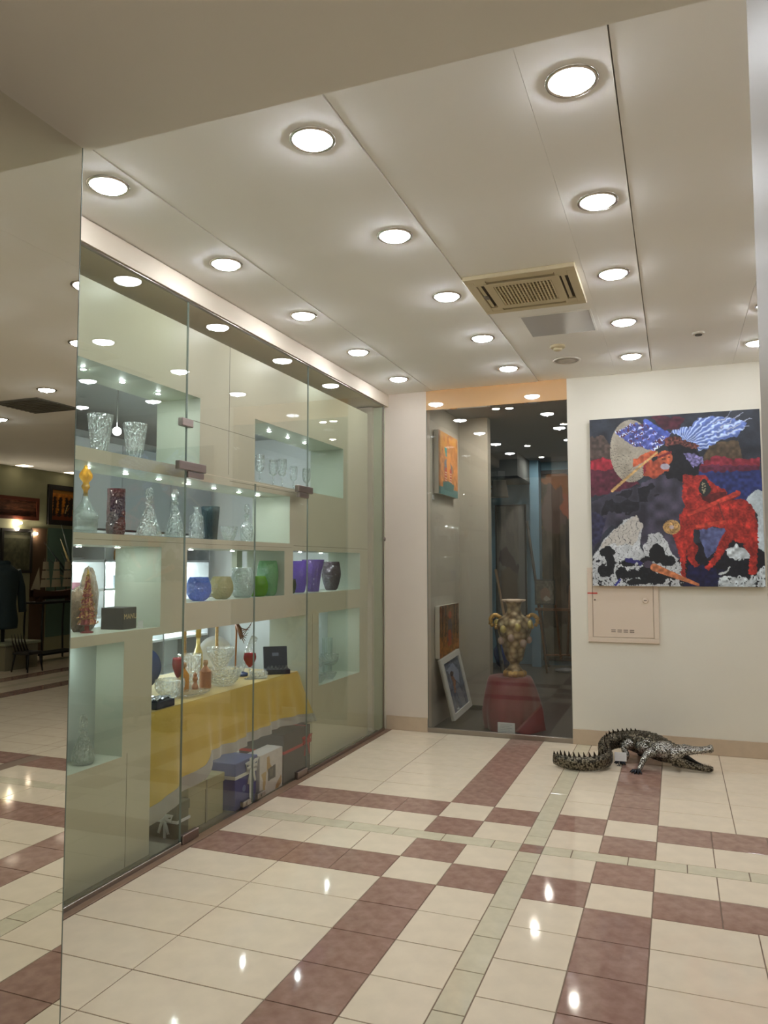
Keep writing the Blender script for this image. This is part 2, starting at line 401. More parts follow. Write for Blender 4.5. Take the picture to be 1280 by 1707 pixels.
# ------------------------------------------------------------------ downlights
def make_downlight(x, y, label, group):
    z = ceil_z(x); t = thing('downlight', (x, y, z), label, 'ceiling light', group)
    obj('trim_ring', MB().lathe([(.074, .012), (.078, -.002), (.083, -.008), (.090, -.008), (.095, -.004), (.096, .0)], x, y, 40, z0=z, cap0=False), M_ring, t)
    obj('diffuser', MB().lathe([(.0735, .004), (.073, -.008), (.066, -.014), (.045, -.018), (.002, -.019)], x, y, 40, z0=z, cap0=True, cap1=True), M_lamp, t)
    obj('bulb', MB().sphere((x, y, z-.022), (.011, .011, .010), 12, 8), M_bulb, t)
    return t
rowname = {-2.355: 'row nearest the display glass', -1.33: 'middle row', -.304: 'row beside the air conditioner'}
posn = ['nearest the viewer', 'second from the viewer', 'third from the viewer', 'fourth from the viewer', 'farthest, by the back wall']
dl0 = None
for x, rn in rowname.items():
    for j, y in enumerate((2.68, 3.65, 4.62, 5.59, 6.55)):
        lb = 'round recessed ceiling light in the %s, %s' % (rn, posn[j])
        if dl0 is None: dl0 = make_downlight(x, y, lb, 'ceiling lights over the display passage')
        else: dup(dl0, (x, y, ceil_z(x)), lb, 'ceiling lights over the display passage')
dup(dl0, (.637, 6.53, ceil_z(.637)), 'round ceiling light half hidden by the right hand pillar', 'ceiling lights over the display passage')
for j, (x, y) in enumerate([(.63, 3.65), (.63, 4.62), (.63, 5.59), (2.1, 5.76), (3.78, 6.74), (5.4, 6.74), (3.78, 4.2), (2.1, 3.2), (5.4, 4.2), (.63, 2.68)]):
    dup(dl0, (x, y, ceil_z(x)), 'round hall ceiling light, in the mirror column, %s' % ('row nearest the passage, nearer', 'row nearest the passage, middle', 'row nearest the passage, farther', 'before the dark vent', 'in the second row', 'in the third row', 'unseen second row', 'unseen first row', 'unseen third row', 'unseen by the soffit')[j], 'ceiling lights of the hall to the right')
for j, (x, y) in enumerate([(-.9, .1), (.6, .1), (2.6, .2), (4.6, .2), (-.9, -1.4), (.6, -1.4), (2.6, -1.4), (-.9, -3), (2, -3), (5, -2.5)]):  # unseen lamps added to light the soffit and the near floor
    dup(dl0, (x, y, 3.0145), 'added round light, unseen in the lower ceiling behind the viewer, %s of ten' % ('first', 'second', 'third', 'fourth', 'fifth', 'sixth', 'seventh', 'eighth', 'ninth', 'tenth')[j], 'added unseen lights behind the viewer')
# ------------------------------------------------------------------ display wall with its niches
NB = FX-.33
HOLES = {'upper_left': (2.60, 4.05, 2.21, 2.665), 'long_middle': (2.3, 5.26, 1.775, 2.14), 'tree': (2.3, 3.685, 1.255, 1.715), 'bowls': (3.935, 5.18, 1.38, 1.715),
         'vases': (5.32, 6.67, 1.38, 1.72), 'lower_left': (2.3, 3.38, .59, 1.20), 'table': (3.62, 5.545, 0, 1.21), 'glasses': (5.785, 6.66, .61, 1.21), 'upper_right': (4.725, 6.28, 2.205, 2.655)}
ysv = sorted(set([1.99, 6.86] + [v for h in HOLES.values() for v in h[:2]])); zsv = sorted(set([0, 3.085] + [v for h in HOLES.values() for v in h[2:]]))
dw = struct('wall_display', MB(), M_panel)
mb = MB(); 
def inhole(y, z): return any(a < y < b and c < z < d for a, b, c, d in HOLES.values())
for xx, flip in ((FX, 0), (NB, 1)):
    for a, b in zip(ysv[:-1], ysv[1:]):
        for c, d in zip(zsv[:-1], zsv[1:]):
            if inhole((a+b)/2, (c+d)/2): continue
            f = (0, 1, 2, 3) if not flip else (3, 2, 1, 0)
            mb.add([(xx, a, c), (xx, b, c), (xx, b, d), (xx, a, d)], [f])
mb.add([(FX, 6.86, 0), (NB, 6.86, 0), (NB, 6.86, 3.085), (FX, 6.86, 3.085)], [(0, 1, 2, 3)])
mb.add([(FX, 1.99, 3.085), (FX, 6.86, 3.085), (NB, 6.86, 3.085), (NB, 1.99, 3.085)], [(0, 1, 2, 3)])
obj('facing', mb, M_panel, dw)
for nm, (a, b, c, d) in HOLES.items():
    mb = MB()
    mb.add([(FX, a, c), (NB, a, c), (NB, a, d), (FX, a, d)], [(0, 1, 2, 3)]).add([(FX, b, c), (FX, b, d), (NB, b, d), (NB, b, c)], [(0, 1, 2, 3)])
    mb.add([(FX, a, d), (NB, a, d), (NB, b, d), (FX, b, d)], [(0, 1, 2, 3)])
    if c > .01: mb.add([(FX, a, c), (FX, b, c), (NB, b, c), (NB, a, c)], [(0, 1, 2, 3)])
    obj('niche', mb, M_panel_in, dw)
# mullion behind the bowls, closed backs
obj('mullion', MB().box(NB+.005, NB+.05, 4.955, 5.03, 1.38, 1.715), M_panel_in, dw)
M_back = pm('pale_niche_back', (176, 188, 184), .5)
obj('niche_back', MB().box(NB-.015, NB-.001, 5.785, 6.66, .61, 1.21), pm('blue_niche_back', (214, 226, 232), .5), dw)
obj('niche_back', MB().box(FX-.20, FX-.185, 2.0, 3.38, .59, 1.20), M_back, dw)
# joints of the facade boards: thin recessed lines
M_joint = pm('panel_joint', (120, 112, 98), .7)
jm = MB()
for a, b, c, d in [(4.384, 4.388, 2.215, 3.085), (3.93, 4.72, 2.508, 2.511), (4.40, 5.35, 2.172, 2.175), (5.33, 6.86, 1.758, 1.761), (4.78, 4.783, 2.145, 2.175), (3.0, 5.3, 1.742, 1.744), (5.66, 5.663, .0, 1.21), (3.42, 3.423, 0, .6)]:
    jm.box(FX-.002, FX+.0006, a, b, c, d)
obj('joint', jm, M_joint, dw)
# jamb and dark head space
struct('trim_12', MB().box(-3.1, -2.80, 7.0, WY, 0, 3.18), M_wall2)
struct('trim_13', MB().box(-2.80, -2.715, 7.05, WY, 0, 3.18), pm('jamb_paint', (196, 200, 178), .5))
struct('trim_14', MB().box(-3.0, -2.72, 1.98, WY, 3.199, 3.24), pm('head_space_grey', (226, 226, 218), .8))
# floor strip and threshold
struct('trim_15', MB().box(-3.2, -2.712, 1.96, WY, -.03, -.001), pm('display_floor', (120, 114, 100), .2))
struct('trim_16', MB().box(-2.712, -2.647, 1.96, WY-.012, -.02, .004, .002), M_thresh)['label'] = 'brown stone threshold under the glass'
# small spotlights set in the niche ceilings
M_spot = emit('niche_spot_glow', (240, 252, 252), 560)
ns0 = None
for y, z, wh in [(3.2, 2.665, 'upper left niche'), (3.51, 2.665, 'upper left niche'), (3.836, 2.665, 'upper left niche'), (5.21, 2.655, 'upper right niche'), (5.515, 2.655, 'upper right niche'), (5.82, 2.655, 'upper right niche'),
                 (3.25, 2.14, 'long middle niche'), (3.555, 2.14, 'long middle niche'), (3.857, 2.14, 'long middle niche'), (4.158, 2.14, 'long middle niche'), (4.454, 2.14, 'long middle niche'), (4.776, 2.14, 'long middle niche'), (5.044, 2.14, 'long middle niche'),
                 (3.2, 1.715, 'niche with the red tree ornament'), (3.5, 1.715, 'niche with the red tree ornament'), (4.2, 1.715, 'niche with the coloured bowls'), (4.7, 1.715, 'niche with the coloured bowls'), (5.75, 1.72, 'niche with the purple vases'), (6.15, 1.72, 'niche with the purple vases'),
                 (3.1, 1.2, 'lower left niche'), (5.95, 1.21, 'niche with the crystal glasses, its nearer spotlight added'), (6.3, 1.21, 'niche with the crystal glasses, its nearer spotlight added'), (4.1, 1.21, 'bay with the yellow table'), (4.9, 1.21, 'bay with the yellow table')]:  # nearer spotlight over the crystal glasses is added to brighten that niche
    cnt_ = globals().setdefault('SPN', {}); cnt_[wh] = cnt_.get(wh, 0)+1
    lb = '%s tiny square spotlight from the mirror column in the %s' % (('first', 'second', 'third', 'fourth', 'fifth', 'sixth', 'seventh')[cnt_[wh]-1], wh)
    x = -2.95
    if wh == 'lower left niche': x = -2.90
    if ns0 is None:
        ns0 = thing('niche_spotlight', (x, y, z), lb, 'spotlight', 'spotlights of the display niches')
        obj('bezel', MB().box(x-.014, x+.014, y-.014, y+.014, z-.005, z, .002), M_chrome, ns0)
        obj('lens', MB().box(x-.009, x+.009, y-.009, y+.009, z-.0065, z-.0052), M_spot, ns0)
    else: dup(ns0, (x, y, z), lb)
# ------------------------------------------------------------------ glass front of the display
def glass_pane(name, x0, x1, y0, y1, z0, z1, mat, label=None, ax='x'):
    o = obj(name, MB().box(x0, x1, y0, y1, z0, z1), mat, None, kind='structure')
    if label: o['label'] = label
    e = MB(); w = .0016
    for k in (0, 1):
        if ax == 'x': ya = (y0, y1)[k]; e.box(x0-.0005, x1+.0005, ya-w/2, ya+w/2, z0, z1)
        else: xa = (x0, x1)[k]; e.box(xa-w/2, xa+w/2, y0-.0005, y1+.0005, z0, z1)
    obj('glass_edge', e, M_edge, o); return o
gx0, gx1 = GX-.003, GX+.003
glass_pane('window_1', gx0, gx1, 1.965, 3.775, .028, 3.196, M_glassL, 'fixed green tinted pane of the display window, nearest the viewer')
def glass_door(n, y0, y1, label, hy, ly):
    t = struct('door_%d' % n, MB().box(gx0, gx1, y0, y1, .022, 2.168), M_glassC); t['label'] = label
    ob = lambda nm, mb, mt: obj(nm, mb, mt, t)
    e = MB()
    for ya in (y0, y1): e.box(gx0, gx1, ya-.0009, ya+.0009, .022, 2.168)
    ob('glass_edge', e, M_edge)
    ob('patch_fitting', MB().box(GX-.016, GX+.016, hy-.08, hy+.08, .006, .06, .004), M_bronze)
    ob('top_fitting', MB().box(GX-.016, GX+.016, hy-.08, hy+.08, 2.13, 2.166, .004), M_bronze)
    ob('lock', MB().box(GX-.014, GX+.014, ly-.05, ly+.05, .024, .06, .004).tube([(GX+.013, ly, .042), (GX+.02, ly, .042)], .012, 12), M_steel)
    return t
glass_door(1, 3.785, 4.578, 'left frameless glass door of the display, in front of the yellow table', 3.87, 4.50)
glass_door(2, 4.588, 5.378, 'right frameless glass door of the display, beside the fixed pane', 5.30, 4.69)
glass_pane('window_2', gx0, gx1, 3.785, 5.378, 2.176, 3.196, M_glassC, 'clear glass transom above the two display doors')
glass_pane('window_3', gx0, gx1, 5.388, 7.055, .028, 3.196, M_glassL, 'fixed green tinted pane of the display window, by the back wall')
def clampf(y0, y1, z0, z1, lb):
    o = obj('glass_clamp', MB().box(GX-.018, GX+.018, y0, y1, z0, z1, .004).box(GX+.0181, GX+.0195, y0+.01, y1-.01, (z0+z1)/2-.001, (z0+z1)/2+.001), M_bronze)
    tag(o, lb, 'clamp', 'metal clamps of the display glass')
clampf(3.72, 3.83, 2.43, 2.478, 'small bronze coloured glass clamp high on the left pane')
clampf(3.70, 3.97, 2.17, 2.222, 'long bronze coloured glass clamp above the left glass door')
clampf(5.20, 5.45, 2.17, 2.222, 'bronze coloured glass clamp above the right glass door')
# bottom rail and head profile
struct('trim_17', MB().box(GX-.012, GX+.012, 1.96, 3.78, 0, .028, .002), M_steel)
struct('trim_18', MB().box(GX-.012, GX+.012, 5.40, 7.06, 0, .028, .002), M_bronze)
struct('trim_19', MB().box(GX-.012, GX+.012, 1.98, 7.06, 3.188, 3.2, .002), M_steel)
struct('trim_20', MB().box(GX-.007, GX+.007, 7.048, 7.062, 0, 3.19), M_steel)
o = obj('magnetic_catch', MB().sphere((GX+.02, 7.04, 1.86), (.012, .012, .02), 10, 6), M_bronze); tag(o, 'small metal knob on the far edge of the display glass', 'knob')

# ------------------------------------------------------------------ the shop seen through the niches
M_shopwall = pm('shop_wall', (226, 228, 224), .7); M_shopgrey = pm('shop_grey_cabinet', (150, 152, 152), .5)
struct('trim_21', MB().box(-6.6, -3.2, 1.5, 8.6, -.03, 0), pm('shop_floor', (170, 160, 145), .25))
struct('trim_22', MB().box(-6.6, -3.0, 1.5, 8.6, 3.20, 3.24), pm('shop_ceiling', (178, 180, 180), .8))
struct('trim_23', MB().box(-6.62, -6.5, 1.5, 8.6, 0, 3.2), M_shopwall)
struct('trim_24', MB().box(-6.6, -3.0, 8.5, 8.6, 0, 3.2), M_shopwall)
struct('trim_25', MB().box(-6.6, -2.7, 1.42, 1.5, 0, 3.2), M_shopwall)
struct('trim_26', MB().box(-3.02, -2.95, 7.14, 8.5, 0, 3.2), M_shopwall)
M_led = emit('shelf_light', (235, 250, 255), 60); M_led2 = emit('shop_lamp', (225, 240, 250), 60)
M_whitegloss = pm('white_shelf', (232, 236, 236), .25)
t = thing('shelf_unit', (-5.6, 5.2, 0), 'tall white shelf unit with bright lit shelves deep in the shop', 'shelves')
y0, y1 = 2.4, 8.3; X0, X1 = -6.0, -5.55
obj('back_panel', MB().box(X0-.02, X0, y0, y1, 0, 1.98), M_whitegloss, t)
for z in (.35, .75, 1.08, 1.36, 1.66, 1.96):
    obj('shelf', MB().box(X0, X1, y0, y1, z-.018, z+.006), M_whitegloss if z != 1.66 else M_shopgrey, t)
for z in (1.06, 1.34, 1.64): obj('light_strip', MB().box(X0+.01, X0+.05, y0, y1, z-.024, z-.002), M_led, t)
for y in (2.4, 3.4, 4.4, 5.4, 6.4, 7.4, 8.3): obj('divider', MB().box(X0, X1, y-.012, y+.012, 0, 1.96), M_shopgrey, t)
t = thing('upper_cabinets', (-5.7, 5.2, 1.98), 'plain grey upper cabinets above the lit shelves of the shop', 'cabinet')
for k in range(7):
    a = 2.4+k*.85; obj('door', MB().box(-6.4, -5.56, a+.004, a+.846, 1.99, 2.9, .004), M_shopgrey, t)
# goods on the lit shelves
mats = [pm('white_china', (235, 238, 238), .2), pm('pink_china', (214, 150, 165), .3), pm('dark_ware', (60, 62, 72), .3), pm('grey_ware', (150, 158, 165), .3), pm('red_ware', (170, 60, 70), .3), pm('amber_ware', (200, 150, 80), .3)]
kinds = [('china_jug', [(.03, 0), (.05, .02), (.055, .06), (.035, .12), (.04, .15)], 'white', 0), ('pink_bowl', [(.03, 0), (.07, .03), (.09, .07)], 'pink', 1), ('dark_vase', [(.04, 0), (.045, .1), (.03, .16), (.035, .2)], 'dark', 2),
         ('grey_box', None, 'grey', 3), ('red_cup', [(.025, 0), (.035, .03), (.04, .08)], 'red', 4), ('round_platter', [(.02, 0), (.1, .01), (.12, .02)], 'white', 0), ('amber_bottle', [(.03, 0), (.03, .09), (.012, .13), (.012, .17)], 'amber', 5)]
protos = {}
wh = {1.08: 'lowest lit', 1.36: 'middle lit', 1.66: 'topmost lit'}
for z in (1.08, 1.36, 1.66):
    y = 2.7 + R.random()*.2
    while y < 8.1:
        k = R.choice(kinds); x = -5.72 + R.uniform(-.06, .06)
        if min(abs(y-q) for q in (2.4, 3.4, 4.4, 5.4, 6.4, 7.4, 8.3)) > .13:
            cnt_ = globals().setdefault('GDN', {}); kk = (k[0], z); cnt_[kk] = cnt_.get(kk, 0)+1
            lb = '%s %s, %s of its kind from the left on the %s shop shelf' % (k[2], k[0].split('_')[1], ('first', 'second', 'third', 'fourth', 'fifth', 'sixth', 'seventh', 'eighth', 'ninth')[cnt_[kk]-1], wh[z])
            if k[0] not in protos:
                mb = MB()
                if k[1]: mb.lathe(k[1], x, y, 16, z0=z+.006)
                else: mb.box(x-.06, x+.06, y-.05, y+.05, z+.006, z+.14, .004)
                o = obj(k[0], mb, mats[k[3]]); tag(o, lb, k[0].split('_')[1], 'china and gifts on the lit shop shelves'); protos[k[0]] = o
            else:
                o = protos[k[0]].copy(); COL.objects.link(o); o.location = (x, y, z+.006); o['label'] = lb
        y += R.uniform(.22, .42)
ol = None
for x, y in ((-4.4, 3.2), (-4.4, 4.6), (-4.4, 6.0), (-4.4, 7.4)):
    lb = 'round frosted shop ceiling lamp behind the display wall, %s' % {3.2: 'nearest', 4.6: 'second', 6.0: 'third', 7.4: 'farthest'}[y]
    if ol is None:
        ol = thing('shop_lamp', (x, y, 3.2), lb, 'ceiling light', 'ceiling lamps inside the shop')
        obj('shade', MB().lathe([(.11, 0), (.11, -.03), (.08, -.05), (.002, -.055)], x, y, 24, z0=3.2), M_led2, ol)
        obj('rim', MB().lathe([(.12, 0), (.12, -.012), (.111, -.012)], x, y, 24, z0=3.2, cap0=False), M_chrome, ol)
    else: dup(ol, (x, y, 3.2), lb)
o = thing('globe_lamp', (-3.9, 4.35, 2.60), 'bright round globe lamp hanging behind the crystal tumblers', 'lamp')
g = ony(195, 719, 4.35); gx, gz = g.x, g.z; o.location = (gx, 4.35, gz); ORG[o.name] = Vector((gx, 4.35, gz))
obj('globe', MB().sphere((gx, 4.35, gz), .03, 16, 10), emit('globe_glow', (250, 252, 255), 20), o)
obj('rod', MB().tube([(gx, 4.35, gz+.03), (gx, 4.35, 3.2)], .004, 6), M_chrome, o)
# ------------------------------------------------------------------ gallery behind the back wall
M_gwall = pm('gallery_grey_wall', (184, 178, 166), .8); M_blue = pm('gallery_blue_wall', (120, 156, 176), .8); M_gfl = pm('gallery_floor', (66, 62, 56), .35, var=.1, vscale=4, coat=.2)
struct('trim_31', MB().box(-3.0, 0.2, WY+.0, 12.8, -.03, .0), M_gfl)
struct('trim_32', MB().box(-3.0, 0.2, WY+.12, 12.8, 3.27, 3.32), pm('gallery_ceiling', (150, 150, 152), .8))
struct('wall_gallery_left', MB().box(-2.37, -2.29, WY+.12, 8.40, 0, 3.27), M_gwall)
struct('trim_33', MB().box(-2.9, -1.955, 8.40, 8.55, 0, 3.27), M_gwall)
struct('baseboard_gallery', MB().box(-2.29, -1.953, 8.385, 8.40, 0, .05), M_black)
struct('wall_gallery_back', MB().box(-3.0, .2, 12.5, 12.6, 0, 3.27), M_blue)
struct('wall_gallery_side', MB().box(-2.95, -2.85, 8.55, 12.5, 0, 3.27), M_blue)
struct('wall_gallery_right', MB().box(.1, .2, WY+.12, 12.5, 0, 3.27), M_gwall)
struct('trim_34', MB().box(-2.277, -.908, WY-.006, WY+.03, 0, .045, .002), M_steel)['label'] = 'brushed metal rail at the foot of the gallery glass'
glass_pane('window_4', -2.273, -.912, WY+.004, WY+.014, .045, 3.134, M_glassG, 'tall dark glass pane of the gallery window', 'y')
gl = None
for x, y, s in ((-1.75, 7.93, 5), (-1.61, 7.95, 5), (-1.2, 9.1, 8), (-1.9, 10.6, 6), (-1.0, 10.9, 6), (-1.9, 11.8, 6)):  # the three rear spotlights are added to brighten the far room
    lb = 'small bright gallery ceiling spotlight' 
    if gl is None:
        gl = thing('gallery_spotlight', (x, y, 3.27), 'left of the twin spotlights just inside the gallery window', 'spotlight', 'spotlights of the gallery')
        obj('housing', MB().lathe([(.055, 0), (.055, -.012), (.045, -.012)], x, y, 24, z0=3.27, cap0=False), M_chrome, gl)
        obj('bulb', MB().lathe([(.042, -.004), (.03, -.012), (.002, -.014)], x, y, 20, z0=3.27), emit('gallery_bulb', (255, 250, 240), 330), gl)
    else: dup(gl, (x, y, 3.27), {-1.61: 'right of the twin spotlights just inside the gallery window', -1.2: 'gallery spotlight above the easel', -1.9: 'added gallery spotlight brightening the blue end wall', -1.0: 'added gallery spotlight right of the easel'}[x] + (', farthest' if y > 11 else ''))
# ------------------------------------------------------------------ ceiling fittings
M_ac = pm('aged_cream_plastic', (206, 192, 158), .5); M_acd = pm('grille_dark', (70, 62, 50), .8)
z = ceil_z(-.8); x0, x1, y0, y1 = -1.157, -.497, 4.352, 5.012
t = thing('air_conditioner', (-.827, 4.68, z), 'square cream ceiling air conditioner cassette with slotted grille', 'air conditioner')
cx, cy = -.827, 4.682
fr = MB(); zb = z-.026
for a, b, c, d in ((x0, x1, y0, y0+.055), (x0, x1, y1-.055, y1), (x0, x0+.055, y0+.055, y1-.055), (x1-.055, x1, y0+.055, y1-.055)): fr.box(a, b, c, d, zb, z, .003)
obj('frame', fr, M_ac, t)
obj('backing', MB().box(x0+.02, x1-.02, y0+.02, y1-.02, zb+.014, z), M_acd, t)
# slots on four sides: a louvre blade in each
for (a, b, c, d) in ((cx-.2, cx+.2, y0+.058, y0+.098), (cx-.2, cx+.2, y1-.098, y1-.058), (x0+.058, x0+.098, cy-.2, cy+.2), (x1-.098, x1-.058, cy-.2, cy+.2)):
    mb = MB()
    if b-a > d-c: mb.box(a, b, c+.004, d-.016, zb+.004, zb+.008)
    else: mb.box(a+.004, b-.016, c, d, zb+.004, zb+.008)
    obj('louvre_blade', mb, M_ac, t)
for sx in (-1, 1):
    for sy in (-1, 1): obj('corner_plate', MB().box(cx+sx*.205, cx+sx*.275, cy+sy*.205, cy+sy*.275, zb+.001, z), M_ac, t)
gf = MB(); ga = .225
gf.box(cx-ga, cx+ga, cy-ga, cy-ga+.05, zb-.002, z).box(cx-ga, cx+ga, cy+ga-.05, cy+ga, zb-.002, z).box(cx-ga, cx-ga+.05, cy-ga+.05, cy+ga-.05, zb-.002, z).box(cx+ga-.05, cx+ga, cy-ga+.05, cy+ga-.05, zb-.002, z)
gp = obj('intake_grille', gf, M_ac, t)
for k in range(17):
    xx = cx-.168+k*.021; obj('grille_slat', MB().box(xx-.005, xx+.005, cy-.175, cy+.175, zb-.001, zb+.012), M_ac, gp)
for k in range(9):
    yy = cy-.16+k*.04; obj('cross_bar', MB().box(cx-.175, cx+.175, yy-.003, yy+.003, zb+.003, zb+.010), M_ac, gp)
obj('receiver', MB().box(cx-.272, cx-.24, cy-.03, cy+.03, zb-.003, zb).box(cx-.262, cx-.25, cy-.008, cy+.008, zb-.004, zb-.003), pm('receiver_grey', (120, 110, 96), .4), t)
t = thing('access_hatch', (-.74, 5.47, z), 'square smooth ceiling hatch beyond the air conditioner, half of it greyer', 'ceiling hatch')
obj('hatch_frame', MB().box(-.985, -.495, 5.21, 5.225, z-.003, z).box(-.985, -.495, 5.715, 5.73, z-.003, z).box(-.985, -.97, 5.225, 5.715, z-.003, z).box(-.51, -.495, 5.225, 5.715, z-.003, z), M_ceil, t)
obj('hatch_panel', MB().box(-.97, -.51, 5.225, 5.715, z-.002, z+.002), pm('satin_hatch', (206, 204, 204), .16, spec=.7), t)
t = thing('smoke_detector', (-.83, 6.03, z), 'small round cream smoke detector near the back wall', 'smoke detector')
obj('base', MB().lathe([(.06, 0), (.06, -.012), (.05, -.018)], -.83, 6.03, 28, z0=z, cap1=True), M_ac, t)
obj('sensor_cap', MB().lathe([(.035, -.018), (.034, -.034), (.02, -.04), (.002, -.041)], -.83, 6.03, 24, z0=z), M_ac, t)
t = thing('ceiling_speaker', (-.82, 6.49, z), 'flat round white ceiling speaker beside the smoke detector', 'speaker')
obj('rim', MB().lathe([(.115, 0), (.115, -.006), (.1, -.008), (.098, -.004)], -.82, 6.49, 36, z0=z, cap0=False), pm('speaker_rim', (216, 208, 196), .5), t)
obj('grille', MB().lathe([(.098, -.004), (.05, -.006), (.002, -.0065)], -.82, 6.49, 32, z0=z), pm('speaker_mesh', (190, 182, 170), .6), t)
z2 = ceil_z(.2)
t = thing('motion_sensor', (.2, 6.07, z2), 'tiny white ceiling sensor left of the half hidden light', 'sensor')
obj('base', MB().lathe([(.045, 0), (.045, -.01), (.038, -.015)], .2, 6.07, 24, z0=z2, cap1=True), pm('white_plastic', (214, 208, 196), .5), t)
obj('sensor_ring', MB().lathe([(.026, -.015), (.025, -.022), (.002, -.024)], .2, 6.07, 20, z0=z2), M_acd, t)

# ------------------------------------------------------------------ large painting on the back wall
def big_paint(u, v):
    X = (62+13*v)*(1-u)+(1225+47*v)*u; Y = (118*(1-v)+1265*v)*(1-u)+(45*(1-v)+1275*v)*u
    n1 = nz(X, Y, .018, 1); n2 = nz(X, Y, .05, 2); n3 = nz(X*1.6+Y*.5, Y-X*.4, .03, 3); n4 = nz(X, Y, .11, 4)
    wx = X+(n1-.5)*26+(n4-.5)*5; wy = Y+(n2-.5)*22
    j = .75+.5*n2
    C = np.zeros(X.shape+(3,)); C[:] = (40, 44, 54); C *= (.8+.5*n1)[..., None]
    pl = lambda P, c, jit=j: put(C, inpoly(wx, wy, P), c, jit)
    pl([(60, 240), (150, 230), (230, 300), (260, 420), (60, 420)], (82, 66, 58)); pl([(880, 300), (1090, 260), (1110, 400), (850, 400)], (84, 68, 48))
    pl([(60, 395), (150, 378), (230, 400), (280, 470), (340, 520), (430, 560), (230, 640), (60, 650)], (90, 30, 48))
    pl([(60, 400), (150, 380), (230, 405), (265, 450), (180, 470), (60, 470)], (165, 32, 48))
    pl([(810, 470), (850, 405), (950, 368), (1080, 392), (1240, 388), (1240, 480), (1000, 490)], (140, 36, 52)); pl([(810, 440), (1240, 440), (1240, 500), (820, 500)], (95, 32, 56))
    pl([(820, 490), (1245, 470), (1250, 620), (1150, 700), (860, 640)], (36, 48, 108))
    # moon with scribbled lines
    M = ell(X, Y, 360, 335, 150, 218); put(C, M, (158, 148, 130), .9+.2*n1)
    line = (np.abs(np.sin(wy*.16+np.sin(wx*.05)*2.2)) < .13) & M & (((X < 360) & (Y > 290) & (n1 > .4)) | (Y > 430)); C[line] = (70, 64, 60)
    # wings
    streak = np.clip((np.sin((wx*.5+wy)*.12)+n3*2-1), 0, 1)
    M = inpoly(wx, wy, [(245, 205), (350, 145), (450, 138), (560, 185), (645, 215), (610, 270), (525, 338), (440, 312), (350, 285), (290, 240)])
    C[M] = (np.array([72, 84, 168])*(.7+.5*n2[..., None])+np.array([150, 150, 165])*(streak*(n4 > .35))[..., None])[M]; C[M & (n4 > .62) & (n3 > .4)] = (84, 40, 66)
    M = inpoly(wx, wy, [(640, 200), (700, 170), (780, 165), (830, 108), (920, 92), (1050, 105), (1150, 140), (1090, 230), (970, 262), (905, 310), (830, 332), (760, 290), (700, 240)])
    fan = np.sin(np.arctan2(Y-310, X-700)*46+n2*4)
    C[M] = (np.array([98, 124, 205])*(.75+.35*n2[..., None])+np.array([110, 110, 80])*np.clip(fan, 0, 1)[..., None])[M]
    for a, b in (((930, 150), (1060, 60)), ((980, 170), (1130, 70)), ((1010, 190), (1180, 110)), ((1020, 210), (1170, 160))): put(C, seg(wx, wy, a, b, 8, 3), (170, 180, 205))
    put(C, seg(wx, wy, (470, 130), (600, 215), 34, 40), (70, 92, 190), j); pl([(500, 100), (560, 85), (740, 110), (700, 180), (600, 190)], (76, 26, 42))
    # dark hill
    pl([(70, 700), (230, 620), (400, 590), (560, 500), (740, 520), (720, 620), (800, 760), (760, 1000), (700, 1150), (450, 1000), (330, 800), (200, 870), (80, 1020)], (62, 58, 74), .6+.8*n1)
    put(C, inpoly(wx, wy, [(300, 620), (520, 560), (560, 640), (440, 700), (420, 860), (340, 770), (200, 760), (120, 800), (170, 690)]) & (n1 > .38), (28, 28, 36), j)
    pl([(70, 760), (180, 800), (150, 930), (76, 1000)], (46, 44, 74))
    # dark haired figure, face and arms
    pl([(610, 300), (660, 258), (760, 285), (830, 350), (850, 430), (830, 505), (740, 520), (720, 545), (620, 525), (590, 480), (640, 400)], (20, 20, 27))
    pl([(720, 350), (850, 370), (860, 420), (800, 455)], (120, 112, 168), .6+.7*n4)
    pl([(600, 250), (680, 240), (830, 300), (810, 330), (700, 290), (600, 300)], (96, 50, 44), .5+n4)
    pl([(380, 445), (385, 400), (440, 368), (530, 333), (548, 368), (490, 395), (420, 440)], (188, 84, 48)); pl([(455, 420), (540, 390), (620, 400), (625, 470), (520, 525), (450, 505)], (176, 72, 44))
    pl([(455, 420), (480, 410), (470, 470), (450, 505)], (140, 30, 44))
    put(C, ell(X, Y, 600, 385, 52, 52), (192, 88, 52), j); put(C, seg(X, Y, (555, 380), (640, 345), 16), (120, 30, 40)); put(C, ell(X, Y, 590, 392, 16, 5), (60, 26, 26)); put(C, ell(X, Y, 628, 378, 10, 4), (60, 26, 26))
    put(C, ell(X, Y, 600, 445, 32, 22), (165, 158, 172)); put(C, ell(X, Y, 592, 420, 14, 5), (120, 30, 30))
    put(C, seg(X, Y, (225, 612), (545, 345), 20, 12), (200, 156, 92), j)
    # white and black broken ground
    P = [(70, 1090), (150, 960), (250, 870), (300, 815), (385, 785), (440, 860), (420, 950), (445, 1040), (480, 920), (560, 895), (620, 960), (650, 1050), (720, 1110), (730, 1280), (70, 1280)]
    M = inpoly(wx, wy, P); C[M] = (np.array([196, 200, 202])*(.9+.15*n1[..., None]))[M]
    C[inpoly(wx, wy, [(120, 1010), (250, 870), (385, 785), (440, 860), (380, 990), (250, 980)])] = (188, 182, 172)
    ln = (np.abs(np.sin(wx*.09+np.sin(wy*.07)*1.8+wy*.05)) < .12) & M; C[ln] = (56, 56, 66)
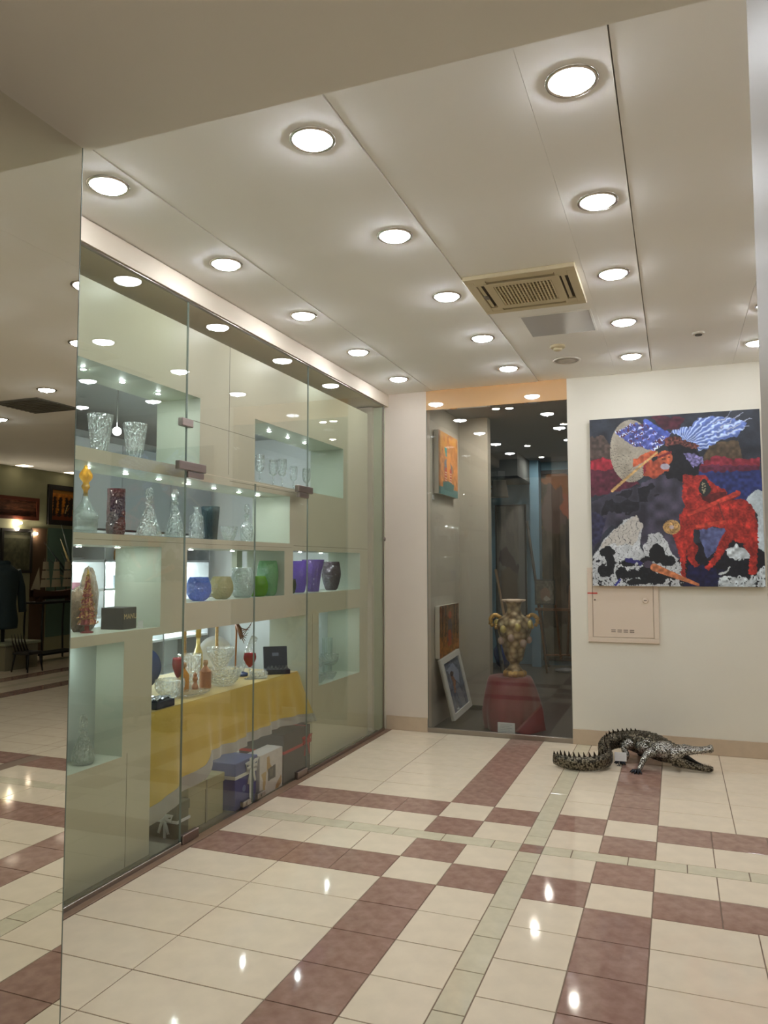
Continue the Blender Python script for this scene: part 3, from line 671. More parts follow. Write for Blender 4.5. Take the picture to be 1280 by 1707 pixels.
    for cx, cy, rx, ry in ((190, 1030, 60, 34), (160, 1165, 62, 38), (205, 1100, 34, 80), (295, 1180, 52, 42), (340, 1110, 45, 30), (370, 1190, 60, 30), (540, 1050, 62, 66), (610, 1090, 55, 34), (470, 1180, 60, 50), (540, 1215, 70, 40), (640, 1200, 50, 26), (400, 1240, 90, 20), (470, 1090, 50, 24), (560, 1010, 30, 30)):
        put(C, ell(wx, wy, cx, cy, rx, ry), (18, 20, 24))
    M2 = (wy > 1085) & (X < 730) & (n4 > .70); C[M2] = (28, 28, 34)
    put(C, seg(wx, wy, (330, 1090), (440, 1110), 26), (44, 40, 110)); put(C, seg(X, Y, (240, 1265), (275, 1225), 16), (40, 44, 140)); put(C, ell(X, Y, 480, 1120, 34, 26), (70, 60, 78))
    # right lower ground
    pl([(735, 1000), (1000, 900), (1180, 1000), (1260, 1000), (1275, 1280), (730, 1280)], (24, 24, 34)); pl([(760, 1120), (990, 1150), (970, 1280), (730, 1280)], (24, 24, 66))
    pl([(830, 870), (1030, 870), (960, 1010), (900, 1080), (850, 1000)], (80, 88, 134))
    P = [(1000, 1020), (1080, 985), (1160, 1020), (1165, 1080), (1080, 1095), (1030, 1080)]; pl(P, (186, 196, 200)); pl([(950, 1280), (970, 1210), (1110, 1200), (1180, 1230), (1240, 1150), (1275, 1130), (1275, 1280)], (186, 196, 200))
    pl([(1148, 680), (1195, 608), (1262, 612), (1275, 900), (1275, 1060), (1225, 1010), (1212, 800)], (184, 198, 204), .9+.2*n1)
    C[(X > 950) & (Y > 1080) & (n4 > .72)] = (20, 22, 26)
    for a, b in (((975, 1180), (1040, 1140)), ((1000, 1250), (1090, 1225)), ((1150, 1270), (1190, 1200))): put(C, seg(wx, wy, a, b, 18, 10), (190, 198, 200))
    # red animal
    red = np.array([182, 42, 32])
    P = [(725, 500), (800, 512), (880, 508), (900, 545), (960, 585), (1015, 612), (1020, 650), (960, 700), (1000, 680), (1080, 612), (1110, 620), (1100, 650), (1040, 690), (1110, 668), (1165, 695), (1200, 760), (1218, 850), (1222, 985), (1212, 1180), (1180, 1200), (1160, 1180), (1170, 1060), (1120, 980), (1050, 955), (1000, 1040), (940, 1120), (895, 1160), (862, 1142), (925, 1080), (975, 960), (1010, 880), (940, 860), (850, 885), (800, 880), (790, 960), (830, 1000), (800, 1080), (835, 1125), (800, 1142), (755, 1080), (745, 1020), (740, 1150), (745, 1215), (712, 1225), (705, 1090), (665, 960), (650, 915), (700, 860), (700, 780), (740, 725), (715, 640)]
    M = inpoly(X+(n4-.5)*14, Y+(n2-.5)*14, P); C[M] = (red*(.62+.7*n3[..., None]*n1[..., None]+.25*n4[..., None]))[M]
    put(C, inpoly(wx, wy, [(830, 640), (1010, 620), (1010, 665), (950, 705), (880, 690)]), (98, 26, 26), j)
    put(C, seg(X, Y, (760, 780), (1090, 630), 20, 34), (196, 56, 40), j); put(C, ell(wx, wy, 872, 590, 36, 56), (38, 44, 44)); put(C, ell(X, Y, 862, 590, 14, 44) & (n4 > .5), (150, 140, 110))
    put(C, seg(X, Y, (1000, 820), (960, 700), 10), (120, 40, 36)); put(C, seg(X, Y, (820, 860), (1000, 830), 26), (200, 60, 40), j)
    # disc and brush
    M = ell(X, Y, 645, 864, 60, 50); put(C, M, (190, 146, 84), j); a = np.arctan2(Y-864, X-645); C[M & (np.abs(np.sin(a*3+np.hypot(X-645, Y-864)*.14)) < .2)] = (70, 44, 34)
    put(C, ell(X, Y, 645, 864, 16, 14), (180, 160, 160)); put(C, seg(X, Y, (520, 1140), (825, 1258), 52, 18), (196, 112, 66), j)
    C *= (.94+.12*n4)[..., None]; g = C.mean(-1, keepdims=True); return g+(C-g)*.86
t = thing('large_painting', (0, WY-.02, 1.42), 'large square painting of a winged figure, a moon and a red animal on dark hills', 'painting')
M_cloth = pm('canvas_edge', (196, 190, 178), .8); M_paint = painted('oil_paint', .55)
px0, px1, pz0, pz1 = -.703, .69, 1.418, 2.918
obj('stretcher', MB().box(px0, px1, WY-.056, WY-.0215, pz0, pz1), M_cloth, t)
canvas('painted_canvas', t, (px0, WY-.0565, pz1), (px1-px0, 0, 0), (0, 0, pz0-pz1), 300, 320, big_paint, M_paint)
# electrical cabinet below it
M_cab = pm('cabinet_enamel', (214, 196, 176), .45)
t = thing('electrical_cabinet', (-.45, WY, .917), 'shallow cream metal cabinet with vent slots on the wall below the painting', 'cabinet')
a, b, c, d = -.755, -.152, .917, 1.58
fb = MB(); w = .042; yf = WY-.02
fb.box(a, b, yf, WY, c, c+w, .002).box(a, b, yf, WY, d-w, d, .002).box(a, a+w, yf, WY, c+w, d-w, .002).box(b-w, b, yf, WY, c+w, d-w, .002)
obj('frame', fb, M_cab, t)
dr = obj('door', MB().box(a+w+.003, b-w-.003, yf+.004, WY-.002, c+w+.003, d-w-.003, .003), M_cab, t)
mb = MB()
for k in range(4):
    for r_ in range(2): mb.box(-.555+k*.052, -.517+k*.052, yf+.0025, yf+.0045, 1.008+r_*.016, 1.014+r_*.016)
obj('vent_slot', mb, pm('slot_dark', (96, 84, 74), .8), dr)
lk = obj('lock', MB().lathe([(.024, 0), (.024, .006), (.018, .008), (.002, .008)], 0, 0, 24).rot(PI/2, (0, 0, 0), 'x').move(-.262, yf+.004, 1.29), M_cab, dr)
obj('key_slot', MB().box(-.274, -.25, yf-.006, yf-.004, 1.288, 1.295), pm('slot_dark', (96, 84, 74), .8), dr)
obj('hinge_rivet', MB().sphere((-.692, yf+.003, 1.292), (.008, .004, .008), 8, 6), pm('rivet_grey', (120, 104, 96), .4), dr)
obj('red_sticker', MB().box(-.755, -.668, yf-.0015, yf-.0005, 1.346, 1.356), pm('red_tape', (190, 50, 40), .5), t, label='red tape strip')
# ------------------------------------------------------------------ metal crocodile sculpture
def crom(name, c1, c2, rough, dist, scale):
    mt = bpy.data.materials.new(name); mt.use_nodes = True; N = mt.node_tree.nodes; L = mt.node_tree.links; b = N['Principled BSDF']
    b.inputs['Metallic'].default_value = .85; b.inputs['Roughness'].default_value = rough
    tc = N.new('ShaderNodeTexCoord'); v = N.new('ShaderNodeTexVoronoi'); v.inputs['Scale'].default_value = scale; L.new(tc.outputs['Object'], v.inputs['Vector'])
    r = N.new('ShaderNodeValToRGB'); r.color_ramp.elements[0].color = lin(c2); r.color_ramp.elements[1].color = lin(c1); r.color_ramp.elements[1].position = .55
    inv = N.new('ShaderNodeMath'); inv.operation = 'SUBTRACT'; inv.inputs[0].default_value = .75; L.new(v.outputs['Distance'], inv.inputs[1]); L.new(inv.outputs[0], r.inputs[0])
    L.new(r.outputs[0], b.inputs['Base Color']); bp = N.new('ShaderNodeBump'); bp.inputs['Distance'].default_value = dist; bp.inputs['Strength'].default_value = 1
    L.new(inv.outputs[0], bp.inputs['Height']); L.new(bp.outputs[0], b.inputs['Normal']); return mt
M_croc = crom('bronze_scales', (148, 139, 120), (38, 35, 30), .30, .006, 70)
M_head = crom('polished_scales', (214, 212, 206), (74, 70, 64), .24, .005, 95)
M_spk = pm('dark_metal_spikes', (58, 50, 42), .35, metal=.8)
M_claw = pm('blackened_claws', (40, 42, 48), .4, metal=.6)
def smooth_path(P, n):
    """Catmull-Rom through (x, y, z, halfwidth, halfheight) rows"""
    P = np.array(P, float); Q = np.vstack([2*P[0]-P[1], P, 2*P[-1]-P[-2]]); out = []
    for i in range(1, len(Q)-2):
        for k in range(n):
            t_ = k/n; a, b, c, d = Q[i-1], Q[i], Q[i+1], Q[i+2]
            out.append(.5*((2*b)+(-a+c)*t_+(2*a-5*b+4*c-d)*t_**2+(-a+3*b-3*c+d)*t_**3))
    out.append(P[-1]); return np.array(out)
cro = thing('crocodile_sculpture', (-.3, 6.5, 0), 'dark metal crocodile sculpture with open jaws lying on the tiles below the painting', 'sculpture')
spine = [(-.955, 6.30, .058, .012, .040), (-.90, 6.255, .058, .020, .048), (-.82, 6.225, .056, .027, .051), (-.73, 6.215, .057, .032, .053), (-.64, 6.245, .062, .037, .055), (-.575, 6.32, .068, .040, .058), (-.55, 6.41, .075, .044, .062),
         (-.575, 6.51, .092, .048, .066), (-.585, 6.61, .118, .053, .068), (-.54, 6.70, .142, .060, .068), (-.46, 6.745, .152, .074, .068), (-.38, 6.735, .152, .100, .080), (-.30, 6.695, .152, .122, .092), (-.22, 6.64, .146, .126, .094), (-.15, 6.585, .132, .112, .088), (-.09, 6.535, .124, .090, .080), (-.03, 6.50, .122, .080, .072)]
S = smooth_path(spine, 7); n = len(S); seg_n = 28; mb = MB(); v = []
for i, (x, y, z, hw, hh) in enumerate(S):
    tt = S[min(i+1, n-1)][:3]-S[max(i-1, 0)][:3]; tt = Vector(tt); tt.z = 0; tt.normalize(); side = Vector((tt.y, -tt.x, 0))
    for k in range(seg_n):
        a = 2*PI*k/seg_n; ca, sa = math.cos(a), math.sin(a)
        top = sa > 0; h = hh*(1 if top else .95); rad = 1+.045*math.cos(k*PI)*(1 if top else .3)+.03*math.cos(i*PI)
        p = Vector((x, y, max(z, .001))) + side*(hw*ca*rad*(1 if top else .93)) + Vector((0, 0, h*math.copysign(abs(sa)**.85, sa)*rad)); p.z = max(p.z, .004)
        v.append(p)
f = [(i*seg_n+k, i*seg_n+(k+1) % seg_n, (i+1)*seg_n+(k+1) % seg_n, (i+1)*seg_n+k) for i in range(n-1) for k in range(seg_n)]
mb.add(v, f, True); mb.f.append(tuple(reversed(range(seg_n)))); mb.sm.append(False); mb.f.append(tuple((n-1)*seg_n+k for k in range(seg_n))); mb.sm.append(False)
body = obj('body', mb, M_croc, cro)
# armour plates along the back and flanks
plate = MB().add([(-.5, -.42, 0), (.5, -.42, 0), (.5, .42, 0), (-.5, .42, 0), (-.1, 0, .42), (.28, 0, .34)], [(0, 1, 5, 4), (1, 2, 5), (2, 3, 4, 5), (3, 0, 4), (3, 2, 1, 0)])
pme = bpy.data.meshes.new('scute'); pme.from_pydata(plate.v, [], plate.f); pme.materials.append(M_croc)
def put_piece(name, me, p, fwd, up, s, parent, mat=None):
    fwd = Vector(fwd).normalized(); up = Vector(up); up = (up-fwd*up.dot(fwd)).normalized(); sd = up.cross(fwd)
    o = bpy.data.objects.new(name, me); COL.objects.link(o); o.parent = parent
    M = Matrix((fwd*s[0], sd*s[1], up*s[2])).transposed().to_4x4(); M.translation = Vector(p)-org(parent); o.matrix_local = M; return o
for i in range(66, n-3, 4):
    x, y, z, hw, hh = S[i]; tt = Vector(S[i+1][:3]-S[i-1][:3]).normalized(); sd = Vector((tt.y, -tt.x, 0)).normalized()
    for a in (28, 58, 90, 122, 152):
        a = math.radians(a); nr = sd*math.cos(a)/hw+Vector((0, 0, math.sin(a)/hh)); p = Vector((x, y, z))+sd*(hw*math.cos(a)*1.0)+Vector((0, 0, hh*math.sin(a)**.85)); put_piece('scute', pme, p-nr.normalized()*.003, -tt, nr, (.034, .036, .030), cro)
# spikes along tail crest
sp = MB().add([(-.5, -.16, 0), (.5, -.16, 0), (.5, .16, 0), (-.5, .16, 0), (-.38, 0, 1), (-.22, 0, .98)], [(0, 1, 5, 4), (1, 2, 5), (2, 3, 4, 5), (3, 0, 4), (3, 2, 1, 0)])
sme = bpy.data.meshes.new('spike'); sme.from_pydata(sp.v, [], sp.f); sme.materials.append(M_spk)
L_ = 0; last = -1; step = .031
for i in range(1, n-30):
    L_ += float(np.linalg.norm(S[i][:3]-S[i-1][:3]))
    if L_-last > step:
        last = L_; x, y, z, hw, hh = S[i]; tt = Vector(S[i+1][:3]-S[i-1][:3]).normalized(); g = max(.026, .044-.0005*max(0, i-50))
        put_piece('tail_spike', sme, (x, y, z+hh-.006), tt, (0, 0, 1), (.026, .030, g if i > 6 else .030), cro)
# head: built along a local axis from the neck to the snout
hd = Vector((.245, .012, 0)).normalized(); hs = Vector((-hd.y, hd.x, 0)); base = Vector((-.055, 6.505, .135))
def jaw(rows, name, mat, parent):
    mb = MB(); v = []; m_ = 20
    rows = smooth_path([(d, 0, z, w_, h_) for d, z, w_, h_ in rows], 4)
    for (d, _, z, w_, h_) in rows:
        for k in range(m_):
            a = 2*PI*k/m_; ca, sa = math.cos(a), math.sin(a)
            v.append(base+hd*d+hs*(w_*math.copysign(abs(ca)**.8, ca))+Vector((0, 0, z+h_*math.copysign(abs(sa)**.9, sa)*(1+.05*math.cos(k*PI)))))
    q = len(rows); f = [(i*m_+k, i*m_+(k+1) % m_, (i+1)*m_+(k+1) % m_, (i+1)*m_+k) for i in range(q-1) for k in range(m_)]
    f = [tuple(reversed(x_)) for x_ in f]; mb.add(v, f, True); mb.f.append(tuple(range(m_))); mb.sm.append(False); mb.f.append(tuple(reversed([(q-1)*m_+k for k in range(m_)]))); mb.sm.append(False)
    return obj(name, mb, mat, parent)
obj('neck', MB().sphere((-.13, 6.515, .150), (.105, .080, .068), 24, 14, fn=lambda a, t_: 1+.03*math.sin(9*a)*math.sin(7*t_)), M_head, cro)
obj('flank_plate', MB().sphere((-.235, 6.60, .150), (.115, .085, .070), 24, 14, fn=lambda a, t_: 1+.03*math.sin(11*a)*math.sin(8*t_)), M_head, cro)
uj = jaw([(-.03, -.005, .078, .060), (.02, .004, .078, .056), (.065, .018, .068, .044), (.10, .028, .058, .036), (.145, .030, .050, .028), (.20, .036, .044, .024), (.245, .044, .041, .025), (.268, .050, .038, .030), (.285, .050, .026, .020)], 'upper_jaw', M_head, cro)
lj = jaw([(-.02, -.030, .070, .062), (.03, -.048, .072, .056), (.08, -.066, .064, .042), (.13, -.082, .052, .032), (.19, -.096, .042, .024), (.25, -.104, .036, .022), (.280, -.102, .022, .015)], 'lower_jaw', M_croc, cro)
obj('mouth', MB().tube([base+hd*.05+Vector((0, 0, -.012)), base+hd*.10+Vector((0, 0, -.024)), base+hd*.16+Vector((0, 0, -.058)), base+hd*.23+Vector((0, 0, -.086))], [(.045, .012), (.036, .012), (.024, .006), (.018, .003)], 12), pm('mouth_dark', (22, 20, 18), .6), cro)
tooth = MB().lathe([(1, 0), (.6, .5), (.05, 1)], 0, 0, 6, smooth=False); tme = bpy.data.meshes.new('tooth'); tme.from_pydata(tooth.v, [], tooth.f); tme.materials.append(pm('tooth_metal', (150, 138, 116), .35, metal=.6))
for s_ in (-1, 1):
    for k in range(13):
        d = .10+k*.0138; u = k/12
        put_piece('tooth', tme, base+hd*d+hs*(s_*(.042-.016*u))+Vector((0, 0, .014+.024*u**2)), hd, (0, 0, -1), (.0028, .0028, .014+.004*(k % 3)), uj)
        put_piece('tooth', tme, base+hd*d+hs*(s_*(.038-.016*u))+Vector((0, 0, -.064-.026*u)), hd, (0, 0, 1), (.0028, .0028, .012+.004*(k % 2)), lj)
    e = base+hd*.078+hs*(s_*.032)+Vector((0, 0, .052)); ey = obj('eye_ridge', MB().sphere(e, (.022, .013, .015), 12, 8), M_head, uj)
    obj('nostril', MB().sphere(base+hd*.268+hs*(s_*.012)+Vector((0, 0, .072)), (.009, .008, .007), 8, 6), M_head, uj)
# legs
def leg(pts, rad, foot, ang, name='leg'):
    P = smooth_path([(*p, r_, r_) for p, r_ in zip(pts, rad)], 6); m2 = MB().tube([tuple(p[:3]) for p in P], [p[3]*(1+.08*math.cos(i*PI)) for i, p in enumerate(P)], 14)
    lg = obj(name, m2, M_head, cro)
    fx, fy = foot; m3 = MB().sphere((fx, fy, .014), (.030, .026, .014), 12, 8); ft = obj('foot', m3, M_claw, lg)
    for k in range(5):
        a = ang+math.radians(-56+28*k); c_, s_ = math.cos(a), math.sin(a)
        mt = MB().tube([(fx+c_*.015, fy+s_*.015, .016), (fx+c_*.034, fy+s_*.034, .020), (fx+c_*.050, fy+s_*.050, .010), (fx+c_*.060, fy+s_*.060, .003)], [.009, .0085, .006, .0015], 8); m3.merge(mt)
    bpy.data.meshes.remove(ft.data) if False else None
    me = bpy.data.meshes.new('foot'); o_ = org(lg) if lg.name in ORG else org(cro)
    me.from_pydata([(p[0]-org(cro).x, p[1]-org(cro).y, p[2]-org(cro).z) for p in m3.v], [], m3.f); me.polygons.foreach_set('use_smooth', m3.sm); me.materials.append(M_claw); ft.data = me
leg([(-.16, 6.53, .14), (-.235, 6.46, .128), (-.272, 6.42, .095), (-.298, 6.37, .045), (-.312, 6.35, .018)], [.046, .034, .024, .019, .018], (-.322, 6.335), math.radians(-110))
leg([(-.34, 6.68, .15), (-.40, 6.63, .148), (-.435, 6.62, .115), (-.415, 6.60, .060), (-.440, 6.585, .018)], [.055, .042, .029, .021, .018], (-.455, 6.575), math.radians(-110))
leg([(-.14, 6.64, .14), (-.06, 6.70, .125), (-.03, 6.735, .07), (-.02, 6.75, .018)], [.046, .032, .022, .018], (-.01, 6.76), math.radians(60))
leg([(-.40, 6.77, .15), (-.36, 6.85, .13), (-.33, 6.88, .07), (-.33, 6.88, .018)], [.052, .036, .024, .018], (-.32, 6.895), math.radians(60))
t = thing('price_card', (-.462, 6.545, .0), 'small white price card standing against the crocodile sculpture', 'card')
k0, k1 = ony(1024.5, 1268, 6.47), ony(1044, 1255, 6.47)
obj('card', MB().box(k0.x, k1.x, 6.47, 6.473, k0.z, k1.z), pm('white_card', (226, 226, 226), .6), t)
obj('stand', MB().tube([(-.465, 6.485, .0), (-.465, 6.475, k0.z+.01)], .003, 6).box(-.485, -.445, 6.475, 6.495, 0, .003), M_chrome, t)
# ------------------------------------------------------------------ things in the gallery window
def canvas_thing(name, label, cat, quad, depth, fn, frame=None, fw=.03, group=None, nu=60, nv=80, edge=None, mat=None, fmat=None):
    """quad: top left, right vector, down vector (as seen); the picture is a slab of the given depth behind that face"""
    o, du, dv = map(Vector, quad); nrm = du.cross(dv).normalized(); back = nrm*depth       # nrm points away from the viewer
    c = o+du/2+dv; t = thing(name, c+back/2, label, cat, group)
    def slab(a, b, c_, d, k0, k1):
        p = [o+du*u+dv*w_+nrm*k for k in (k0, k1) for u, w_ in ((a, c_), (b, c_), (b, d), (a, d))]
        return MB().add(p, [(3, 2, 1, 0), (4, 5, 6, 7), (0, 1, 5, 4), (1, 2, 6, 5), (2, 3, 7, 6), (3, 0, 4, 7)])
    obj('backing', slab(0, 1, 0, 1, .003 if not frame else depth*.4, depth), edge or M_cloth, t)
    if frame:
        fu, fv = fw/du.length, fw/dv.length
        m_ = slab(0, 1, 0, fv, -.006, depth); [m_.merge(x) for x in (slab(0, 1, 1-fv, 1, -.006, depth), slab(0, fu, fv, 1-fv, -.006, depth), slab(1-fu, 1, fv, 1-fv, -.006, depth))]
        obj('frame', m_, frame, t)
        canvas('picture', t, o+du*fu+dv*fv+nrm*depth*.3, du*(1-2*fu), dv*(1-2*fv), nu, nv, fn, mat or M_paint)
    else: canvas('painted_canvas', t, o, du, dv, nu, nv, fn, mat or M_paint)
    return t
def base_noise(u, v, seed, c, k=.5):
    n = nz(u*30, v*30, .35, seed); m_ = nz(u*90, v*90, .3, seed+1); C = np.zeros(u.shape+(3,)); C[:] = c; C *= (1-k/2+k*(.6*n+.4*m_))[..., None]; return C, n, m_
def p_orange(u, v):
    C, n, m_ = base_noise(u, v, 11, (196, 128, 66)); C[(v < .35) & (n > .5)] = (208, 146, 62); C[v > .88] = (84, 128, 128); C[(u < .1)] *= .75
    W = u+(m_-.5)*.05
    put(C, inpoly(W, v, [(.3, .22), (.48, .25), (.45, .4), (.34, .36)]), (50, 140, 140)); put(C, inpoly(W, v, [(.42, .3), (.6, .34), (.62, .6), (.42, .62)]), (214, 138, 60)); put(C, inpoly(W, v, [(.3, .45), (.42, .4), (.40, .58), (.28, .6)]), (110, 116, 130))
    put(C, inpoly(W, v, [(.6, .45), (.72, .5), (.7, .62), (.6, .6)]), (128, 110, 110)); put(C, ell(u, v, .5, .27, .08, .04), (190, 120, 70))
    for a in (.36, .62): put(C, seg(u, v, (a, .6), (a, .82), .11), (176, 66, 52)); C[(np.abs(u-a) < .05) & (v > .6) & (v < .8) & (np.abs(np.sin(v*70)) < .4)] = (226, 200, 170)
    put(C, inpoly(W, v, [(.2, .8), (.5, .76), (.8, .8), (.75, .92), (.25, .92)]), (66, 110, 108)); return C
t = canvas_thing('small_painting', 'orange painting with a turquoise and red figure, upper of two on the gallery side wall', 'painting', ((-2.235, 7.42, 2.99), (0, .72, .0), (0, 0, -.655)), .05, p_orange, group='paintings on the gallery side wall')
def p_brown(u, v):
    C, n, m_ = base_noise(u, v, 21, (116, 76, 44), .8); C[v > .6] = (C*[1.35, 1.25, .9])[v > .6]; W = u+(m_-.5)*.06
    for a in (.15, .3, .75, .9): put(C, seg(W, v, (a, 0), (a, .6), .05), (70, 44, 30))
    put(C, inpoly(W, v, [(.42, .3), (.6, .28), (.66, .7), (.36, .72)]), (92, 74, 80)); put(C, inpoly(W, v, [(.44, .5), (.58, .5), (.6, .8), (.4, .82)]), (158, 62, 40)); put(C, ell(u, v, .52, .2, .09, .07), (172, 78, 44)); return C
canvas_thing('small_painting', 'brown painting with a small central figure, lower of two on the gallery side wall', 'painting', ((-2.235, 7.42, 1.19), (0, .72, .0), (0, 0, -.525)), .05, p_brown, group='paintings on the gallery side wall')
for zz in (2.27, .66):
    o = obj('caption_card', MB().box(-2.289, -2.285, 7.36, 7.43, zz-.0, zz+.045), pm('white_card', (226, 226, 226), .6)) if zz > 1 else obj('caption_card', MB().box(-2.289, -2.285, 8.16, 8.23, .72, .77), pm('white_card', (226, 226, 226), .6))
    tag(o, 'tiny white caption card below the %s painting on the gallery side wall' % ('orange' if zz > 1 else 'brown'), 'card')
def p_white(u, v):
    C, n, m_ = base_noise(u, v, 31, (104, 112, 128), .6); W = u+(m_-.5)*.06
    put(C, inpoly(W, v, [(.15, .15), (.6, .08), (.85, .3), (.75, .55), (.45, .4)]), (140, 150, 170)); put(C, inpoly(W, v, [(.3, .28), (.42, .24), (.55, .45), (.45, .6), (.5, .7), (.35, .55)]), (132, 96, 74))
    put(C, ell(W, v, .4, .27, .09, .05), (66, 50, 42)); put(C, inpoly(W, v, [(.4, .55), (.6, .5), (.8, .75), (.82, 1), (.6, 1)]), (128, 134, 144)); put(C, seg(W, v, (.48, .45), (.34, .62), .06), (170, 120, 86)); return C
M_wframe = pm('white_frame', (206, 206, 200), .5)
canvas_thing('framed_picture', 'white framed picture of a seated figure leaning on the gallery wall at the floor', 'picture', ((-2.215, 7.36, .66), (.035, .56, .06), (.12, .08, -.60)), .03, p_white, frame=M_wframe, fw=.055)
# draped pedestal
cx, cy = -1.57, 7.62
t = thing('pedestal', (cx, cy, 0), 'round pedestal under a red cloth carrying the tall ornate vase', 'pedestal')
obj('plinth', MB().lathe([(.20, 0), (.20, .49), (.19, .495)], cx, cy, 32, cap1=True), pm('plinth_wood', (90, 70, 55), .6), t)
cl = thing('red_cloth', (cx, cy, 0), 'crimson satin cloth draped over the round pedestal', 'cloth')
def drape(a, i, nn):
    k = max(0, (i-3)/(nn-4)); return 1+k*(.13*math.sin(3*a+.6)+.07*math.sin(7*a+1)+.05*math.sin(11*a))
obj('drape', MB().lathe([(.001, .506), (.14, .506), (.205, .502), (.222, .47), (.25, .38), (.272, .28), (.288, .18), (.285, .09), (.275, .02), (.27, .008)], cx, cy, 96, fn=drape, cap0=False), pm('crimson_satin', (118, 18, 34), .5, sheen=.2, bump=.3, bscale=14), cl)
fo = MB(); fo.add([(cx+.10, cy-.31, .03), (cx+.33, cy-.17, .28), (cx+.36, cy-.10, .02), (cx+.22, cy-.30, .004), (cx+.25, cy-.27, .15)], [(0, 3, 4), (3, 2, 4), (2, 1, 4), (1, 0, 4)], True)
obj('folded_corner', fo, MATS['crimson_satin'], cl)
# ornate vase
cx += .045; cy += .0
M_vase = crom('gilded_relief', (214, 196, 160), (120, 96, 66), .4, .010, 18); M_gold = pm('antique_gold', (196, 158, 92), .3, metal=.7, bump=.8, bscale=60)
M_rim = pm('rim_porcelain', (232, 208, 186), .2)
t = thing('ornate_vase', (cx, cy, .506), 'tall gilded ornate vase with two scrolled handles on the red draped pedestal', 'vase')
prof = [(.085, 0), (.10, .02), (.095, .05), (.065, .085), (.048, .115), (.055, .14), (.075, .16), (.095, .22), (.125, .32), (.155, .42), (.168, .49), (.165, .53), (.14, .57), (.095, .60), (.072, .63), (.068, .67), (.078, .715), (.09, .735)]
def relief(a, i, nn): return 1+.035*math.sin(5*a+i*1.3)+.02*math.sin(9*a-i*.8) if 2 < i < 14 else 1
P = smooth_path([(r_, z_, 0, 0, 0) for r_, z_ in prof], 4); obj('body', MB().lathe([(max(p[0], .01), p[1]) for p in P], cx, cy, 64, fn=lambda a, i, nn: relief(a, i/4, nn/4), z0=.506, cap0=True), M_vase, t)
obj('rim', MB().lathe([(.088, .73), (.105, .742), (.112, .752), (.104, .756), (.085, .742)], cx, cy, 72, fn=lambda a, i, nn: 1+.10*math.sin(6*a), z0=.506, cap0=False), M_rim, t)
obj('foot_garland', MB().lathe([(.098, .0), (.112, .018), (.11, .045), (.09, .06)], cx, cy, 60, fn=lambda a, i, nn: 1+.08*math.sin(9*a), z0=.506, cap0=False), M_gold, t)
for s_ in (-1, 1):
    ax = Vector((math.cos(YAW), math.sin(YAW), 0))*s_; c0 = Vector((cx, cy, .506)); pts = []
    for k in range(22):
        a = k/21*PI*1.75-.5; rr = .062*(1-.35*k/21); pts.append(c0+ax*(.178+rr*math.cos(a))+Vector((0, 0, .545+rr*math.sin(a)*1.1)))
    hb = MB().tube(pts, [.020-.0004*k for k in range(22)], 10)
    for k in range(9): a = k*.8; hb.sphere(c0+ax*(.175+.055*math.cos(a))+Vector((0, 0, .54+.06*math.sin(a))), .020, 8, 6)
    hb.tube([c0+ax*.12+Vector((0, 0, .56)), c0+ax*.17+Vector((0, 0, .60)), c0+ax*.215+Vector((0, 0, .595))], [.018, .02, .012], 8); obj('handle', hb, M_gold, t)
for k in range(14):
    a = 2*PI*k/14+.2; zz = .36+.13*(k % 2)+.03*math.sin(k*2); rr = .142 if k % 2 == 0 else .168
    obj('relief_flower', MB().sphere((cx+rr*math.cos(a), cy+rr*math.sin(a), .506+zz), (.034, .034, .04), 10, 6, fn=lambda q, w_: 1+.18*math.sin(5*q)), pm('flower_ochre', (182, 164, 96), .35, metal=.3) if k % 2 else pm('flower_rose', (172, 148, 136), .35, metal=.3), t)
cx -= .045
t = thing('info_card', (-1.62, 7.29, 0), 'white information card standing before the red draped pedestal', 'card')
c0 = ony(844, 1218, 7.28); ic = obj('card', MB().box(c0.x-.082, c0.x+.082, 7.275, 7.279, .012, .115).box(c0.x-.06, c0.x+.06, 7.279, 7.31, 0, .012), pm('white_card', (226, 226, 226), .6), t)
mb = MB()
for k in range(5): mb.box(c0.x-.055, c0.x+.055-.02*(k % 2), 7.274, 7.2752, .032+k*.015, .035+k*.015)
obj('print_lines', mb, pm('print_grey', (170, 172, 176), .7), t)
# far gallery: pictures, easel, lampshade, poles
def p_figures(u, v):
    C, n, m_ = base_noise(u, v, 41, (74, 64, 52), .9); W = u+(m_-.5)*.08; V = v+(n-.5)*.06
    put(C, inpoly(W, V, [(.0, .0), (1, .0), (1, .16), (.7, .2), (.3, .1)]), (140, 88, 52)); put(C, ell(W, V, .25, .2, .2, .14), (96, 76, 70)); put(C, ell(W, V, .52, .17, .14, .07), (150, 84, 62)); put(C, ell(W, V, .9, .08, .16, .07), (176, 170, 160))
    put(C, inpoly(W, V, [(.45, .28), (.7, .2), (1, .14), (1, .9), (.55, .92), (.45, .7)]), (36, 30, 34)); put(C, inpoly(W, V, [(.7, .5), (1, .45), (1, .85), (.72, .9)]), (94, 62, 58)); put(C, seg(W, V, (.0, 0), (.02, 1), .04), (150, 120, 60))
    put(C, inpoly(W, V, [(0, .86), (.5, .8), (1, .93), (1, 1), (0, 1)]), (96, 92, 78)); return C
canvas_thing('framed_painting', 'very large dark painting of standing figures on the blue end wall of the gallery', 'painting', ((-2.13, 12.44, 3.13), (1.1, 0, 0), (0, 0, -3.05)), .05, p_figures, frame=pm('dark_frame', (44, 40, 38), .5), fw=.06, nu=60, nv=150)
